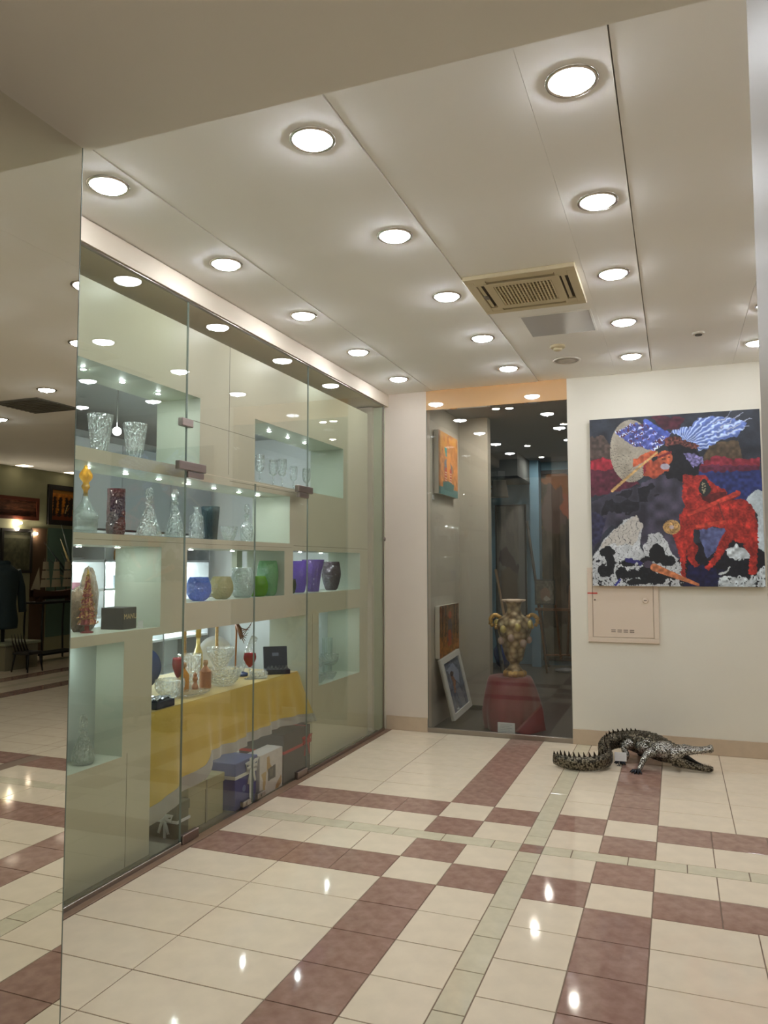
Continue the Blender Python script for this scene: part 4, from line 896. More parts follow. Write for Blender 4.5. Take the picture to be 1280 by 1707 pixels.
def p_drawing(u, v):
    C, n, m_ = base_noise(u, v, 51, (116, 108, 100), .35); W = u+(m_-.5)*.06; V = v+(n-.5)*.05
    C[(u > .78)] = (128, 124, 120); put(C, inpoly(W, V, [(.1, .42), (.3, .36), (.45, .42), (.78, .55), (.75, .62), (.3, .56), (.08, .52)]), (72, 58, 56)); put(C, inpoly(W, V, [(.1, .6), (.4, .56), (.76, .62), (.7, .95), (.2, 1), (.1, .8)]), (100, 84, 66)); return C
canvas_thing('framed_drawing', 'tall framed brown figure drawing seen left of the blue corner in the gallery', 'picture', (ony(825, 842, 12.46), (ony(876, 842, 12.46).x-ony(825, 842, 12.46).x, 0, 0), (0, 0, ony(850, 1028, 12.46).z-ony(850, 842, 12.46).z)), .03, p_drawing, frame=pm('dark_frame', (44, 40, 38), .5), fw=.025)
struct('trim_35', MB().box(-2.16, -2.02, 12.2, 12.5, 0, 3.27), pm('gallery_blue_post', (116, 152, 174), .8))
struct('trim_36', MB().box(-2.85, -2.16, 11.2, 12.5, 2.92, 3.27), pm('gallery_dark_beam', (84, 88, 88), .8))
t = thing('wall_lamp', (-2.58, 11.8, 2.66), 'pale lampshade above the framed drawing in the gallery', 'lamp')
obj('shade', MB().lathe([(.14, 0), (.10, .28), (.09, .29)], -2.56, 11.8, 24, z0=2.66, cap0=False), pm('lampshade', (168, 160, 150), .7), t); obj('bracket', MB().tube([(-2.56, 11.8, 2.8), (-2.84, 11.8, 2.8)], .012, 8), M_black, t)
M_wood = pm('easel_wood', (112, 74, 46), .5, var=.2, vscale=20)
def P(px, py, y): return ony(px, py, y)
t = thing('easel', tuple(P(912, 1106, 11.4)), 'wooden painter easel standing at the back of the gallery', 'easel')
for a, b in (((893, 975), (912, 1122)), ((922, 975), (935, 1100)), ((950, 975), (946, 1092))): obj('leg', MB().tube([P(*a, 11.4), P(*b, 11.4)], .018, 6), M_wood, t)
obj('crossbar', MB().tube([P(908, 1092, 11.4), P(950, 1092, 11.4)], .016, 6), M_wood, t); obj('ledge', MB().box(P(893, 1013, 11.4).x, P(952, 1013, 11.4).x, 11.33, 11.42, P(893, 1014, 11.4).z-.03, P(893, 1013, 11.4).z), M_wood, t)
def p_small(u, v):
    C, n, m_ = base_noise(u, v, 61, (104, 96, 82), .7); put(C, ell(u+(m_-.5)*.1, v, .5, .6, .3, .3), (134, 104, 84)); put(C, ell(u, v+(n-.5)*.1, .6, .8, .2, .1), (168, 160, 148)); return C
q0, q1 = P(891, 966, 11.3), P(925, 966, 11.3)
canvas_thing('easel_painting', 'small muted painting resting on the gallery easel', 'painting', (q0, q1-q0, (0, 0, P(891, 1008, 11.3).z-q0.z)), .03, p_small, frame=pm('grey_frame', (58, 56, 52), .5), fw=.02, nu=40, nv=50)
o = obj('wooden_pole', MB().tube([ony(826, 950, 12.38), onz(860, 1135, .0)], .022, 8), pm('pole_wood', (150, 120, 86), .5)); tag(o, 'long pale wooden pole leaning behind the ornate vase', 'pole')
o = obj('dark_pole', MB().tube([ony(878, 868, 12.17), onz(914, 1112, 0)], .022, 8), pm('dark_rod', (56, 54, 52), .5)); tag(o, 'thin dark pole leaning on the blue gallery wall', 'pole')
o = obj('dark_pole', MB().tube([ony(824, 1030, 12.38), onz(840, 1128, 0)], .03, 8), MATS['dark_rod']); tag(o, 'short dark pole leaning in the left corner behind the vase', 'pole')
bl = onz(826, 1120, 0); o = obj('blue_bundle', MB().sphere((bl.x+.06, bl.y+.5, .2), (.2, .15, .2), 14, 8, fn=lambda a, t_: 1+.12*math.sin(4*a+t_*3)), pm('blue_cloth', (52, 74, 140), .7)); tag(o, 'blue cloth bundle on the gallery floor behind the vase', 'cloth')
sh = onz(938, 1122, 0); o = obj('slipper', MB().sphere((sh.x, sh.y, .04), (.15, .06, .04), 16, 8, fn=lambda a, t_: 1+.15*math.cos(a)), pm('silver_leather', (150, 152, 158), .25, metal=.5)); tag(o, 'silvery slipper shaped ornament on the dark gallery floor', 'ornament')
# ------------------------------------------------------------------ glassware and gifts in the display
M_cry = crystal('lead_crystal', (252, 255, 255), .62, 0, .02, .07, True); M_cryt = crystal('thin_crystal', (246, 252, 250), .6, 0, .05, .08)
M_blueG = crystal('blue_glass', (112, 160, 238), .5, .05, .42, .12, True); M_amberG = crystal('amber_glass', (216, 208, 158), .5, .05, .4, .12, True); M_clearG = crystal('bubbled_clear_glass', (222, 232, 226), .5, .08, .25, .14, True)
M_limeG = crystal('lime_glass', (128, 196, 10), .5, .04, .6); M_mintG = crystal('mint_glass', (160, 226, 166), .5, .06, .42, .12, True); M_purpG = crystal('purple_glass', (150, 122, 206), .5, .05, .5, .08, True)
M_violG = crystal('violet_glass', (166, 134, 212), .5, .05, .45, .1, True); M_plumG = crystal('plum_glass', (118, 94, 114), .4, .05, .4, .1, True); M_mauveG = crystal('mauve_glass', (126, 76, 84), .4, .08, .5, .1, True); M_smokeG = crystal('smoky_glass', (80, 112, 118), .45, .03, .4)
M_redG = crystal('ruby_glass', (186, 16, 44), .4, .02, .6); M_oliveG = crystal('olive_glass', (120, 130, 90), .45, .05, .45)
def hollow(prof, th, floor=.012):
    """outer profile plus an inner wall th thick"""
    inner = [(max(r-th, .002), z) for r, z in reversed(prof) if z > prof[0][1]+floor]
    return prof + inner + [(max(prof[0][0]-th, .004), prof[0][1]+floor), (.001, prof[0][1]+floor)]
def refine(prof, n=3): return [(max(float(p[0]), .001), float(p[1])) for p in smooth_path([(a, b, 0, 0, 0) for a, b in prof], n)]
def vessel(name, x, y, z, prof, mat, label, cat='vase', group=None, th=.004, fn=None, seg=32, part='bowl', extra=None, n=3, smooth=False):
    t = thing(name, (x, y, z), label, cat, group)
    obj(part, MB().lathe(hollow(refine(prof, n), th), x, y, seg, fn=fn, smooth=smooth, z0=z), mat, t)
    if extra: extra(t, x, y, z)
    return t
NG = 'crystal in the display niches'
swirl = lambda a, i, n: 1+.045*math.sin(12*a+i*.55)
facet = lambda a, i, n: 1+.05*abs(math.sin(6*a+(i % 2)*.26))
diam = lambda a, i, n: 1+.035*math.cos(14*a+(i % 2)*PI)
def tumbler(x, y, z, lb):
    return vessel('crystal_tumbler', x, y, z, [(.040, 0), (.043, .02), (.050, .08), (.058, .15), (.067, .222)], M_cry, lb, 'vase', NG, .006, swirl, 48, 'cup')
tumbler(-2.92, 3.305, 2.21, 'left of the two large swirl cut crystal tumblers on the upper left shelf')
tumbler(-2.92, 3.594, 2.21, 'right of the two large swirl cut crystal tumblers on the upper left shelf')
# long shelf
def orn(t, x, y, z):
    obj('stopper', MB().lathe(refine([(.010, .20), (.012, .23), (.022, .25), (.014, .27), (.028, .29), (.034, .31), (.022, .335), (.010, .355), (.002, .372)], 3), x, y, 14, z0=z, fn=facet, smooth=False), crystal('amber_crystal', (240, 190, 60), .35, 0, .5), t, label='amber coloured cut stopper')
    obj('cut_band', MB().lathe([(.0665, .075), (.069, .082), (.069, .096), (.0665, .103)], x, y, 40, fn=diam, z0=z, smooth=False, cap0=False), M_cry, t)
vessel('carafe', -2.92, 3.207, 1.777, [(.052, 0), (.062, .01), (.066, .06), (.066, .10), (.045, .135), (.020, .175), (.013, .215)], M_cryt, 'clear carafe with a cut amber stopper at the near end of the long shelf', 'carafe', NG, .003, None, 32, 'body', orn, smooth=True)
vessel('ribbed_vase', -2.92, 3.446, 1.777, [(.042, 0), (.050, .02), (.052, .06), (.048, .09), (.050, .13), (.047, .15), (.049, .18), (.047, .20), (.048, .26)], M_mauveG, 'mauve horizontally ribbed glass vase on the long shelf beside the carafe', 'vase', NG, .006, lambda a, i, n: 1+.03*(i % 2), 32, n=4)
def stop(h, s=1):
    def f(t, x, y, z):
        obj('stopper', MB().lathe([(.008*s, h-.02), (.010*s, h+.005), (.019*s, h+.015), (.023*s, h+.05), (.016*s, h+.075), (.002, h+.08)], x, y, 8, z0=z, smooth=False), M_cry, t)
        obj('neck_ring', MB().lathe([(.016*s, h-.022), (.024*s, h-.014), (.024*s, h-.004), (.016*s, h)], x, y, 12, z0=z, smooth=False, cap0=False), M_cry, t)
    return f
bell = [(.066, 0), (.073, .012), (.066, .035), (.046, .10), (.026, .16), (.015, .19), (.017, .215)]
vessel('bell_decanter', -2.92, 3.734, 1.777, bell, M_cry, 'wide bell shaped crystal decanter with stopper, left of the pair on the long shelf', 'decanter', NG, .006, facet, 24, 'body', stop(.215))
vessel('bell_decanter', -2.92, 3.987, 1.777, [(r*.88, z_*1.07) for r, z_ in bell], M_cry, 'narrower bell shaped crystal decanter with stopper, right of the pair on the long shelf', 'decanter', NG, .006, facet, 24, 'body', stop(.23))
vessel('square_decanter', -2.92, 4.215, 1.777, [(.044, 0), (.048, .02), (.046, .13), (.040, .155), (.018, .175), (.016, .20), (.024, .215)], M_cry, 'clear ribbed cylinder decanter behind the seam of the glass, long shelf', 'decanter', NG, .005, lambda a, i, n: 1+.03*(i % 2), 28, 'body', n=4)
vessel('smoky_beaker', -2.93, 4.39, 1.777, [(.046, 0), (.048, .02), (.055, .12), (.063, .225)], M_smokeG, 'flared smoky grey glass beaker on the long shelf', 'vase', NG, .006, lambda a, i, n: 1+.03*math.cos(4*a), 40, smooth=True)
vessel('cut_bowl', -2.90, 4.575, 1.777, [(.030, 0), (.035, .012), (.052, .05), (.060, .10)], M_cry, 'small sparkling cut crystal bowl, nearer of two on the long shelf', 'bowl', NG, .006, diam, 36)
vessel('cut_bowl', -2.97, 4.69, 1.777, [(.030, 0), (.034, .012), (.046, .05), (.052, .09)], M_cry, 'small sparkling cut crystal bowl, farther of two on the long shelf', 'bowl', NG, .006, diam, 36)
vessel('tall_decanter', -2.92, 4.841, 1.777, [(.034, 0), (.042, .02), (.048, .07), (.040, .12), (.020, .15), (.014, .18), (.018, .20)], M_cry, 'tall spiky cut crystal decanter at the far end of the long shelf', 'decanter', NG, .005, lambda a, i, n: 1+.06*math.cos(9*a+(i % 2)*PI), 36, 'body', stop(.20, .9))
# upper right shelf: stemmed glasses
g0 = None
for y, s_, lb in ((5.02, 1.0, 'nearest of the sparkling stemmed glasses in the upper right niche'), (5.225, .95, 'second sparkling stemmed glass in the upper right niche'), (5.37, 1.05, 'third sparkling stemmed glass, in the middle of the upper right niche'), (5.565, .9, 'fourth sparkling stemmed glass in the upper right niche'), (5.80, .95, 'farthest sparkling stemmed glass in the upper right niche')):
    if g0 is None:
        g0 = thing('stemmed_glass', (-2.92, y, 2.205), lb, 'glass', 'stemmed glasses in the upper right niche')
        obj('foot', MB().lathe([(.034, 0), (.034, .003), (.008, .009), (.005, .02)], -2.92, y, 24, z0=2.205, smooth=True), M_cry, g0)
        obj('stem', MB().lathe([(.005, .018), (.0045, .05), (.010, .06), (.0045, .07), (.006, .10)], -2.92, y, 12, z0=2.205, smooth=False), M_cry, g0)
        obj('cup', MB().lathe(hollow(refine([(.006, .10), (.028, .12), (.036, .16), (.034, .235)], 3), .003, .01), -2.92, y, 28, fn=diam, z0=2.205, smooth=False), M_cry, g0)
    else: dup(g0, (-2.92, y, 2.205), lb, scale=(s_, s_, s_))
# red and gold tree ornament, fur vase, dark box
tx, ty, tz = -2.915, 3.235, 1.255
t = thing('tree_ornament', (tx, ty, tz), 'cone shaped red and gold beaded christmas tree ornament on the niche shelf', 'ornament')
def mat_bands(name):
    mt = bpy.data.materials.new(name); mt.use_nodes = True; N = mt.node_tree.nodes; L = mt.node_tree.links; b = N['Principled BSDF']
    tc = N.new('ShaderNodeTexCoord'); w_ = N.new('ShaderNodeTexWave'); w_.bands_direction = 'Z'; w_.inputs['Scale'].default_value = 7; w_.inputs['Distortion'].default_value = 22; w_.inputs['Detail'].default_value = 6; w_.inputs['Detail Scale'].default_value = 3
    L.new(tc.outputs['Object'], w_.inputs[0]); r_ = N.new('ShaderNodeValToRGB'); r_.color_ramp.elements[0].color = lin((134, 32, 38)); r_.color_ramp.elements[1].color = lin((184, 132, 74)); r_.color_ramp.elements[0].position = .45; r_.color_ramp.elements[1].position = .75
    L.new(w_.outputs['Fac'], r_.inputs[0]); L.new(r_.outputs[0], b.inputs['Base Color']); b.inputs['Roughness'].default_value = .3; b.inputs['Metallic'].default_value = .3; return mt
M_tree = mat_bands('beaded_red_gold')
obj('stem', MB().lathe([(.034, 0), (.034, .006), (.012, .012), (.012, .045)], tx, ty, 20, z0=tz, cap1=True), pm('red_lacquer', (150, 26, 36), .25), t)
for k in range(7):
    z0 = .045+k*.036; r0 = .048-k*.0056
    obj('tier', MB().lathe([(r0*.6, z0-.004), (r0, z0), (r0*.97, z0+.006), (r0*.62, z0+.036)], tx, ty, 24, z0=tz, fn=lambda a, i, n: 1+.05*math.cos(12*a), smooth=False, cap1=True), M_tree, t)
mb = MB()
for k in range(70): q = k/70; a = q*PI*10; r0 = .050*(1-q)+.006; mb.sphere((tx+r0*math.cos(a), ty+r0*math.sin(a), tz+.05+.235*q), .0042, 6, 4)
gb = obj('gold_beads', mb, pm('gold_bead', (216, 176, 92), .25, metal=.8), t); gb['kind'] = 'stuff'
obj('finial', MB().lathe([(.010, .297), (.007, .31), (.002, .335)], tx, ty, 10, z0=tz), pm('gold_bead', (216, 176, 92), .25, metal=.8), t)
mb = MB(); fx, fy = -3.00, 3.30
def fur(a, t_): return 1+.10*math.sin(9*a+t_*7)+.06*math.sin(23*a)
mb.sphere((fx, fy-.03, 1.37), (.05, .075, .115), 28, 16, fn=fur); mb.sphere((fx-.01, fy+.045, 1.42), (.045, .055, .165), 28, 16, fn=fur)
obj_ = obj('fur_figure', mb, pm('brown_fur', (138, 116, 92), .95, sheen=.6, var=.25, vscale=30, bump=.8, bscale=60)); tag(obj_, 'shaggy brown twisted vase like figure behind the red tree ornament', 'ornament')
t = thing('dark_gift_box', (-2.93, 3.51, 1.255), 'small dark box with gold lettering beside the tree ornament', 'box')
bm_ = MB().box(-3.0, -2.86, 3.435, 3.565, 1.255, 1.375, .002); bm_.rot(math.radians(6), (-2.93, 3.5, 1.3)); obj('carton', bm_, pm('dark_carton', (52, 50, 46), .5), t)
obj('label_panel', MB().box(-2.8625, -2.8605, 3.44, 3.56, 1.26, 1.37).rot(math.radians(6), (-2.93, 3.5, 1.3)), pm('brown_carton_print', (128, 100, 82), .45, col2=(136, 76, 64), vscale=12), t)
def text(s_, parent, p, size, mat, rotm, name='lettering', ext=.0004):
    fc = bpy.data.curves.new(name, 'FONT'); fc.body = s_; fc.size = size; fc.extrude = ext; fc.align_x = 'CENTER'; fc.align_y = 'CENTER'; fc.materials.append(mat)
    tmp = bpy.data.objects.new('tmp', fc); me = bpy.data.meshes.new_from_object(tmp); bpy.data.objects.remove(tmp); o = bpy.data.objects.new(name, me); COL.objects.link(o); o.parent = parent; M = rotm.to_4x4(); M.translation = Vector(p)-org(parent); o.matrix_local = M; return o
RX = Matrix(((0, 0, 1), (1, 0, 0), (0, 1, 0)))       # text facing +X, reading along +Y
text('MANU', t, (-2.853, 3.503, 1.325), .042, pm('gold_ink', (200, 170, 120), .4), Matrix.Rotation(math.radians(6), 3, 'Z') @ RX)
o = obj('price_tag', MB().box(-2.845, -2.843, 3.555, 3.60, 1.255, 1.297), pm('white_card', (226, 226, 226), .6)); tag(o, 'tiny white price tag in front of the dark gift box', 'card')
# coloured bowls and vases
bub = lambda k: (lambda a, i, n: 1+.022*math.sin(k*a+i*1.7)+.018*math.sin((k+7)*a-i*2.3))
BG = 'coloured glass bowls and vases'
ball = [(.034, 0), (.058, .016), (.076, .052), (.079, .085), (.071, .122), (.057, .152)]
vessel('round_bowl', -2.885, 4.20, 1.38, ball, M_blueG, 'round bright blue textured glass bowl, first in the middle niche', 'bowl', BG, .006, bub(16), 48, smooth=True)
vessel('round_bowl', -2.885, 4.465, 1.38, ball, M_amberG, 'round pale amber textured glass bowl beside the blue one', 'bowl', BG, .006, bub(15), 48, smooth=True)
vessel('clear_vase', -2.885, 4.735, 1.38, [(.052, 0), (.068, .02), (.082, .09), (.084, .14), (.074, .185), (.068, .212)], M_clearG, 'plump clear bubbled glass vase between the amber and lime bowls', 'vase', BG, .007, bub(18), 48, smooth=True)
vessel('round_bowl', -2.872, 4.925, 1.38, [(.046, 0), (.064, .02), (.074, .06), (.072, .10), (.058, .138), (.052, .148)], M_limeG, 'squat lime green glass bowl in front of the mint vase', 'bowl', BG, .006, None, 40, smooth=True)
vessel('mint_vase', -2.885, 5.093, 1.38, [(.052, 0), (.066, .03), (.076, .12), (.078, .18), (.070, .235), (.062, .262)], M_mintG, 'tall pale mint green glass vase behind the lime bowl', 'vase', BG, .007, bub(20), 48, smooth=True)
vessel('purple_vase', -2.95, 5.72, 1.38, [(.045, 0), (.058, .02), (.068, .10), (.072, .18), (.074, .262)], M_purpG, 'purple glass vase with pink base, nearest in the right hand niche', 'vase', BG, .007, None, 40, smooth=True)
vessel('violet_vase', -2.94, 5.976, 1.38, [(.050, 0), (.056, .04), (.068, .14), (.082, .21), (.098, .275)], M_violG, 'flared violet glass vase in the middle of the right hand niche', 'vase', BG, .007, bub(9), 48, smooth=True)
vessel('plum_vase', -2.93, 6.33, 1.38, [(.044, 0), (.062, .03), (.084, .12), (.086, .17), (.078, .225), (.070, .258)], M_plumG, 'egg shaped dark plum swirled vase at the far end of the right hand niche', 'vase', BG, .007, lambda a, i, n: 1+.02*math.sin(14*a+i*.5), 56, smooth=True)
vessel('olive_vase', -2.90, 5.50, 1.38, [(.022, 0), (.034, .02), (.040, .07), (.034, .115)], M_oliveG, 'small olive glass vase half hidden at the near end of the right hand niche', 'vase', BG, .004, bub(9), 32, smooth=True)
# lower left niche decanter
vessel('short_decanter', -2.88, 3.19, .592, [(.050, 0), (.056, .02), (.050, .07), (.032, .12), (.016, .15), (.018, .17)], M_cry, 'cut crystal decanter alone in the lower left niche at the mirror edge', 'decanter', NG, .006, facet, 24, 'body', stop(.17))
# right lower niche: crystal glasses on a glass tray
GG = 'crystal set in the lower right niche'
for x, y, s_, lb in ((-2.86, 5.93, 1, 'nearest small cut bowl in the lower right niche'), (-2.93, 6.08, .9, 'middle small cut bowl in the lower right niche'), (-2.86, 6.16, .9, 'right hand small cut bowl in the lower right niche')):
    vessel('small_bowl', x, y, .612, [(.030*s_, 0), (.034*s_, .01), (.056*s_, .035), (.066*s_, .06)], M_cry, lb, 'bowl', GG, .005, diam, 36)
for x, y, s_, lb in ((-2.95, 6.05, 1, 'first tall stemmed bowl in the lower right niche'), (-2.93, 6.30, 1.05, 'second tall stemmed bowl in the lower right niche')):
    t = thing('footed_bowl', (x, y, .612), lb, 'bowl', GG)
    obj('foot', MB().lathe([(.05*s_, 0), (.05*s_, .006), (.012, .02), (.009, .09)], x, y, 28, z0=.612), M_cry, t); obj('cup', MB().lathe(hollow(refine([(.012, .09), (.05*s_, .11), (.075*s_, .15), (.078*s_, .20)], 3), .005, .01), x, y, 36, fn=diam, z0=.612, smooth=False), M_cry, t)
vessel('tall_beaker', -3.0, 6.40, .612, [(.042, 0), (.043, .05), (.048, .33)], M_cryt, 'tall plain ribbed glass beaker at the back of the lower right niche', 'vase', GG, .004, lambda a, i, n: 1+.02*math.cos(18*a), 40)
o = obj('gilt_spray', MB().tube([(-3.02, 5.90, .90), (-3.0, 5.93, .98), (-2.99, 5.98, 1.03)], [.016, .012, .004], 8).tube([(-3.0, 5.93, .94), (-2.99, 6.01, .96)], [.010, .003], 8).tube([(-3.02, 5.90, .612), (-3.02, 5.90, .92)], .004, 6).sphere((-3.0, 5.94, .95), (.02, .03, .026), 10, 6, fn=lambda a, t_: 1+.3*math.sin(5*a)), pm('gilt', (190, 150, 110), .3, metal=.8)); tag(o, 'small gilt spray on a wire standing behind the crystal in the lower right niche', 'ornament')
# ------------------------------------------------------------------ table with yellow cloth
TZ = .775; TX0, TX1, TY0, TY1 = -3.66, -2.805, 3.635, 5.44
t = thing('display_table', ((TX0+TX1)/2, (TY0+TY1)/2, 0), 'long display table hidden under the yellow cloth', 'table')
obj('tabletop', MB().box(TX0+.01, TX1-.01, TY0, TY1-.01, TZ-.03, TZ-.004, .003), pm('table_wood', (130, 104, 80), .6), t)
for x in (TX0+.06, -3.22):
    for y in (TY0+.1, TY1-.1): obj('leg', MB().box(x-.022, x+.022, y-.022, y+.022, 0, TZ-.03, .003), MATS['table_wood'], t)
M_yel = pm('yellow_satin', (212, 180, 84), .42, sheen=.3, spec=.4, var=.04, vscale=5); M_hem = pm('grey_satin', (170, 164, 156), .45, sheen=.3)
ct = thing('yellow_tablecloth', ((TX0+TX1)/2, (TY0+TY1)/2, TZ), 'yellow satin tablecloth with a grey hem hanging over the display table', 'tablecloth')
def hemz(y): 
    pts = [(3.2, .10), (3.60, .13), (3.72, .19), (3.86, .235), (4.0, .275), (4.10, .30), (4.16, .37), (4.5, .375), (5.0, .405), (5.3, .40), (5.46, .375)]
    for (a, za), (b, zb_) in zip(pts[:-1], pts[1:]):
        if y <= b: return za+(zb_-za)*(y-a)/(b-a)
    return pts[-1][1]
NU, NV = 150, 26
def cloth_pt(i, v):
    """i walks along the front edge, round the far corner and back along the far side"""
    s_ = i/(NU-1)*(TY1-TY0+.8)
    if s_ <= TY1-TY0:
        y = TY0+s_; top = Vector((TX1, y, TZ)); hz = hemz(y)
        off = .020*math.sin(y*17)+.013*math.sin(y*41+1)+.010; fold = math.exp(-((y-4.07)/.07)**2)*.045+math.exp(-((y-3.78)/.05)**2)*.02
        fl = max(0, (y-5.05)/.39); bot = Vector((TX1+.018+off+fold+.045*fl**2, y+.24*fl**2.2, hz-.03*fl**3))
        bot.x = min(bot.x, -2.722)
    else:
        q = s_-(TY1-TY0); top = Vector((TX1-q, TY1, TZ)); bot = Vector((TX1+.063-q*1.1, TY1+.24*math.exp(-q*14)+.05, .345+.03*min(1, q*4)))
        if bot.x < FX+.002 and bot.y > 5.535: bot.y = 5.535
    e = v**.9; p = top.lerp(bot, v); p.x += .010*math.sin(PI*min(1, v*6))*.5 if s_ < TY1-TY0 else 0
    if v < .08: p.z = TZ - (v/.08)**2*.04*0 - v*(TZ-bot.z)
    return p
mb = MB(); VV = [0, .03] + [.03+.97*k/(NV-2) for k in range(1, NV-1)]
verts = [cloth_pt(i, v) for v in VV for i in range(NU)]
cut = NV-5
def gridf(r0, r1): return [(r*NU+i, (r+1)*NU+i, (r+1)*NU+i+1, r*NU+i+1) for r in range(r0, r1) for i in range(NU-1)]
mb.add(verts, gridf(0, cut), True); mb.add([(TX0-.02, TY0, TZ+.001), (TX1, TY0, TZ+.001), (TX1, TY1, TZ+.001), (TX0-.02, TY1, TZ+.001)], [(0, 1, 2, 3)]); obj('cloth', mb, M_yel, ct)
m2 = MB(); m2.add([Vector(p)+Vector((.0015, 0, 0)) for p in verts], gridf(cut, NV-1), True); obj('hem', m2, M_hem, ct, label='grey satin hem')
# things on the table
z = TZ+.003; TG = 'glass and gifts on the yellow cloth'
bp0 = onx(229, 1120, -3.30); t = thing('blue_plate', (bp0.x, bp0.y, z), 'large dark blue plate standing upright at the near end of the yellow table', 'plate')
c0 = Vector((bp0.x, bp0.y, z+.155)); obj('disc', MB().lathe([(.002, -.004), (.10, -.006), (.15, .006), (.152, .012), (.10, .002), (.002, .004)], 0, 0, 40, cap0=False).rot(math.radians(100), (0, 0, 0), 'y').rot(math.radians(-35), (0, 0, 0)).move(*c0), pm('cobalt_plate', (44, 70, 124), .2), t)
obj('stand', MB().tube([(bp0.x+.05, bp0.y-.05, z), (bp0.x+.03, bp0.y-.02, z+.02), (bp0.x-.03, bp0.y+.03, z+.02), (bp0.x-.05, bp0.y+.05, z)], .005, 6), M_chrome, t)
def goblet(x, y, h, r_, lb, zz=z):
    t = thing('ruby_goblet', (x, y, zz), lb, 'goblet', 'ruby red goblets on the yellow table')
    obj('foot', MB().lathe([(r_*.9, 0), (r_*.88, .003), (.008, .012), (.005, .03)], x, y, 28, z0=zz), M_cry, t)
    obj('stem', MB().lathe([(.005, .028), (.004, h*.3), (.009, h*.34), (.004, h*.38), (.006, h*.45)], x, y, 12, z0=zz, smooth=False), M_cry, t)
    obj('cup', MB().lathe(hollow(refine([(.006, h*.45), (r_*.6, h*.58), (r_, h*.8), (r_*.93, h)], 4), .003, .01), x, y, 32, z0=zz), M_redG, t)
goblet(-3.02, 4.18, .235, .036, 'ruby red goblet left of the amber bottle on the yellow table')
goblet(-2.94, 4.937, .185, .045, 'ruby red goblet in front of the round white plate on the yellow table')
vessel('cut_bowl', -3.0, 4.07, z, [(.035, 0), (.05, .01), (.085, .05), (.092, .09), (.088, .115)], M_cry, 'round cut crystal bowl beside the blue plate on the yellow table', 'bowl', TG, .006, diam, 44)
t = thing('crystal_tray', (-2.90, 4.20, z), 'oval cut crystal tray at the front of the yellow table', 'tray', TG); obj('dish', MB().lathe(hollow([(.05, 0), (.10, .004), (.13, .016), (.135, .024)], .006, .004), -2.92, 4.20, 48, fn=diam, z0=z, sx=.66, sy=1.1, smooth=False), M_cry, t)
vessel('boat_bowl', -2.95, 4.60, z, [(.05, 0), (.07, .012), (.10, .05), (.115, .09), (.12, .12)], M_cry, 'boat shaped cut crystal bowl in the middle of the yellow table', 'bowl', TG, .007, lambda a, i, n: 1+.22*math.cos(2*a-1.2)*i/n+.03*math.cos(16*a), 52)
vessel('tall_cut_vase', -3.12, 4.83, z, [(.04, 0), (.045, .02), (.03, .06), (.06, .12), (.095, .19), (.10, .235)], M_cry, 'large flared cut crystal vase behind the boat shaped bowl', 'vase', TG, .007, diam, 44)
vessel('tall_cut_vase', -3.10, 4.42, z, [(.05, 0), (.06, .03), (.07, .12), (.078, .23)], M_cry, 'straight cut crystal vase behind the amber bottle', 'vase', TG, .006, swirl, 44)
vessel('ashtray', -2.90, 5.00, z, [(.055, 0), (.062, .01), (.064, .045)], M_cry, 'heavy square cut crystal ashtray beside the ruby goblet', 'ashtray', TG, .012, lambda a, i, n: 1+.12*math.cos(4*a), 36)
def bottle(x, y, zz, h, r_, liquid, lb):
    t = thing('perfume_bottle', (x, y, zz), lb, 'bottle', 'amber bottles on the yellow table')
    obj('flask', MB().lathe([(r_*.9, 0), (r_, .008), (r_, h*.6), (r_*.5, h*.72), (r_*.3, h*.78), (r_*.3, h*.86)], x, y, 4 if liquid else 20, z0=zz, smooth=False, cap1=True), crystal('amber_liquid', (226, 160, 50), .3, .02, .5) if liquid else pm('copper', (184, 128, 90), .3, metal=.8), t)
    obj('cap', MB().lathe([(r_*.42, h*.84), (r_*.42, h*.98), (r_*.2, h)], x, y, 16, z0=zz, cap1=True), pm('gilt', (190, 150, 110), .3, metal=.8), t)
bottle(-3.06, 4.40-.1, z, .19, .042, True, 'square amber perfume bottle behind the crystal tray'); bottle(-3.0, 4.46, z, .19, .04, False, 'round copper coloured bottle right of the amber one')
cn = thing('copper_figure', (-2.95, 4.30, z), 'little copper figurine standing on the crystal tray', 'figurine'); obj('figure', MB().lathe(refine([(.018, .026), (.022, .04), (.012, .07), (.018, .09), (.012, .105), (.014, .12), (.002, .135)], 3), -2.95, 4.27, 14, z0=z), pm('copper', (184, 128, 90), .3, metal=.8), cn); obj('base', MB().lathe([(.022, .024), (.022, .028)], -2.95, 4.27, 16, z0=z, cap1=True), pm('gilt', (190, 150, 110), .3, metal=.8), cn)
# tall gilt candlesticks
for (x, y, h, lb) in ((-3.22, 4.53, .44, 'left of the two tall gilt candlesticks rising behind the crystal'), (-3.22, 4.93, .46, 'right of the two tall gilt candlesticks rising behind the crystal')):
    t = thing('gilt_candlestick', (x, y, z), lb, 'candlestick', 'gilt candlesticks on the yellow table')
    obj('foot', MB().lathe(refine([(.05, 0), (.05, .01), (.02, .03), (.012, .06)], 3), x, y, 24, z0=z), pm('gilt', (190, 150, 110), .3, metal=.8), t)
    obj('shaft', MB().lathe([(.010 + .003*(k % 2), .055+k*(h-.06)/24) for k in range(25)], x, y, 14, z0=z, cap1=True), pm('antique_gold', (196, 158, 92), .3), t)
    obj('drip_pan', MB().lathe([(.008, h-.012), (.028, h-.004), (.03, h), (.012, h)], x, y, 20, z0=z), pm('gilt', (190, 150, 110), .3, metal=.8), t)
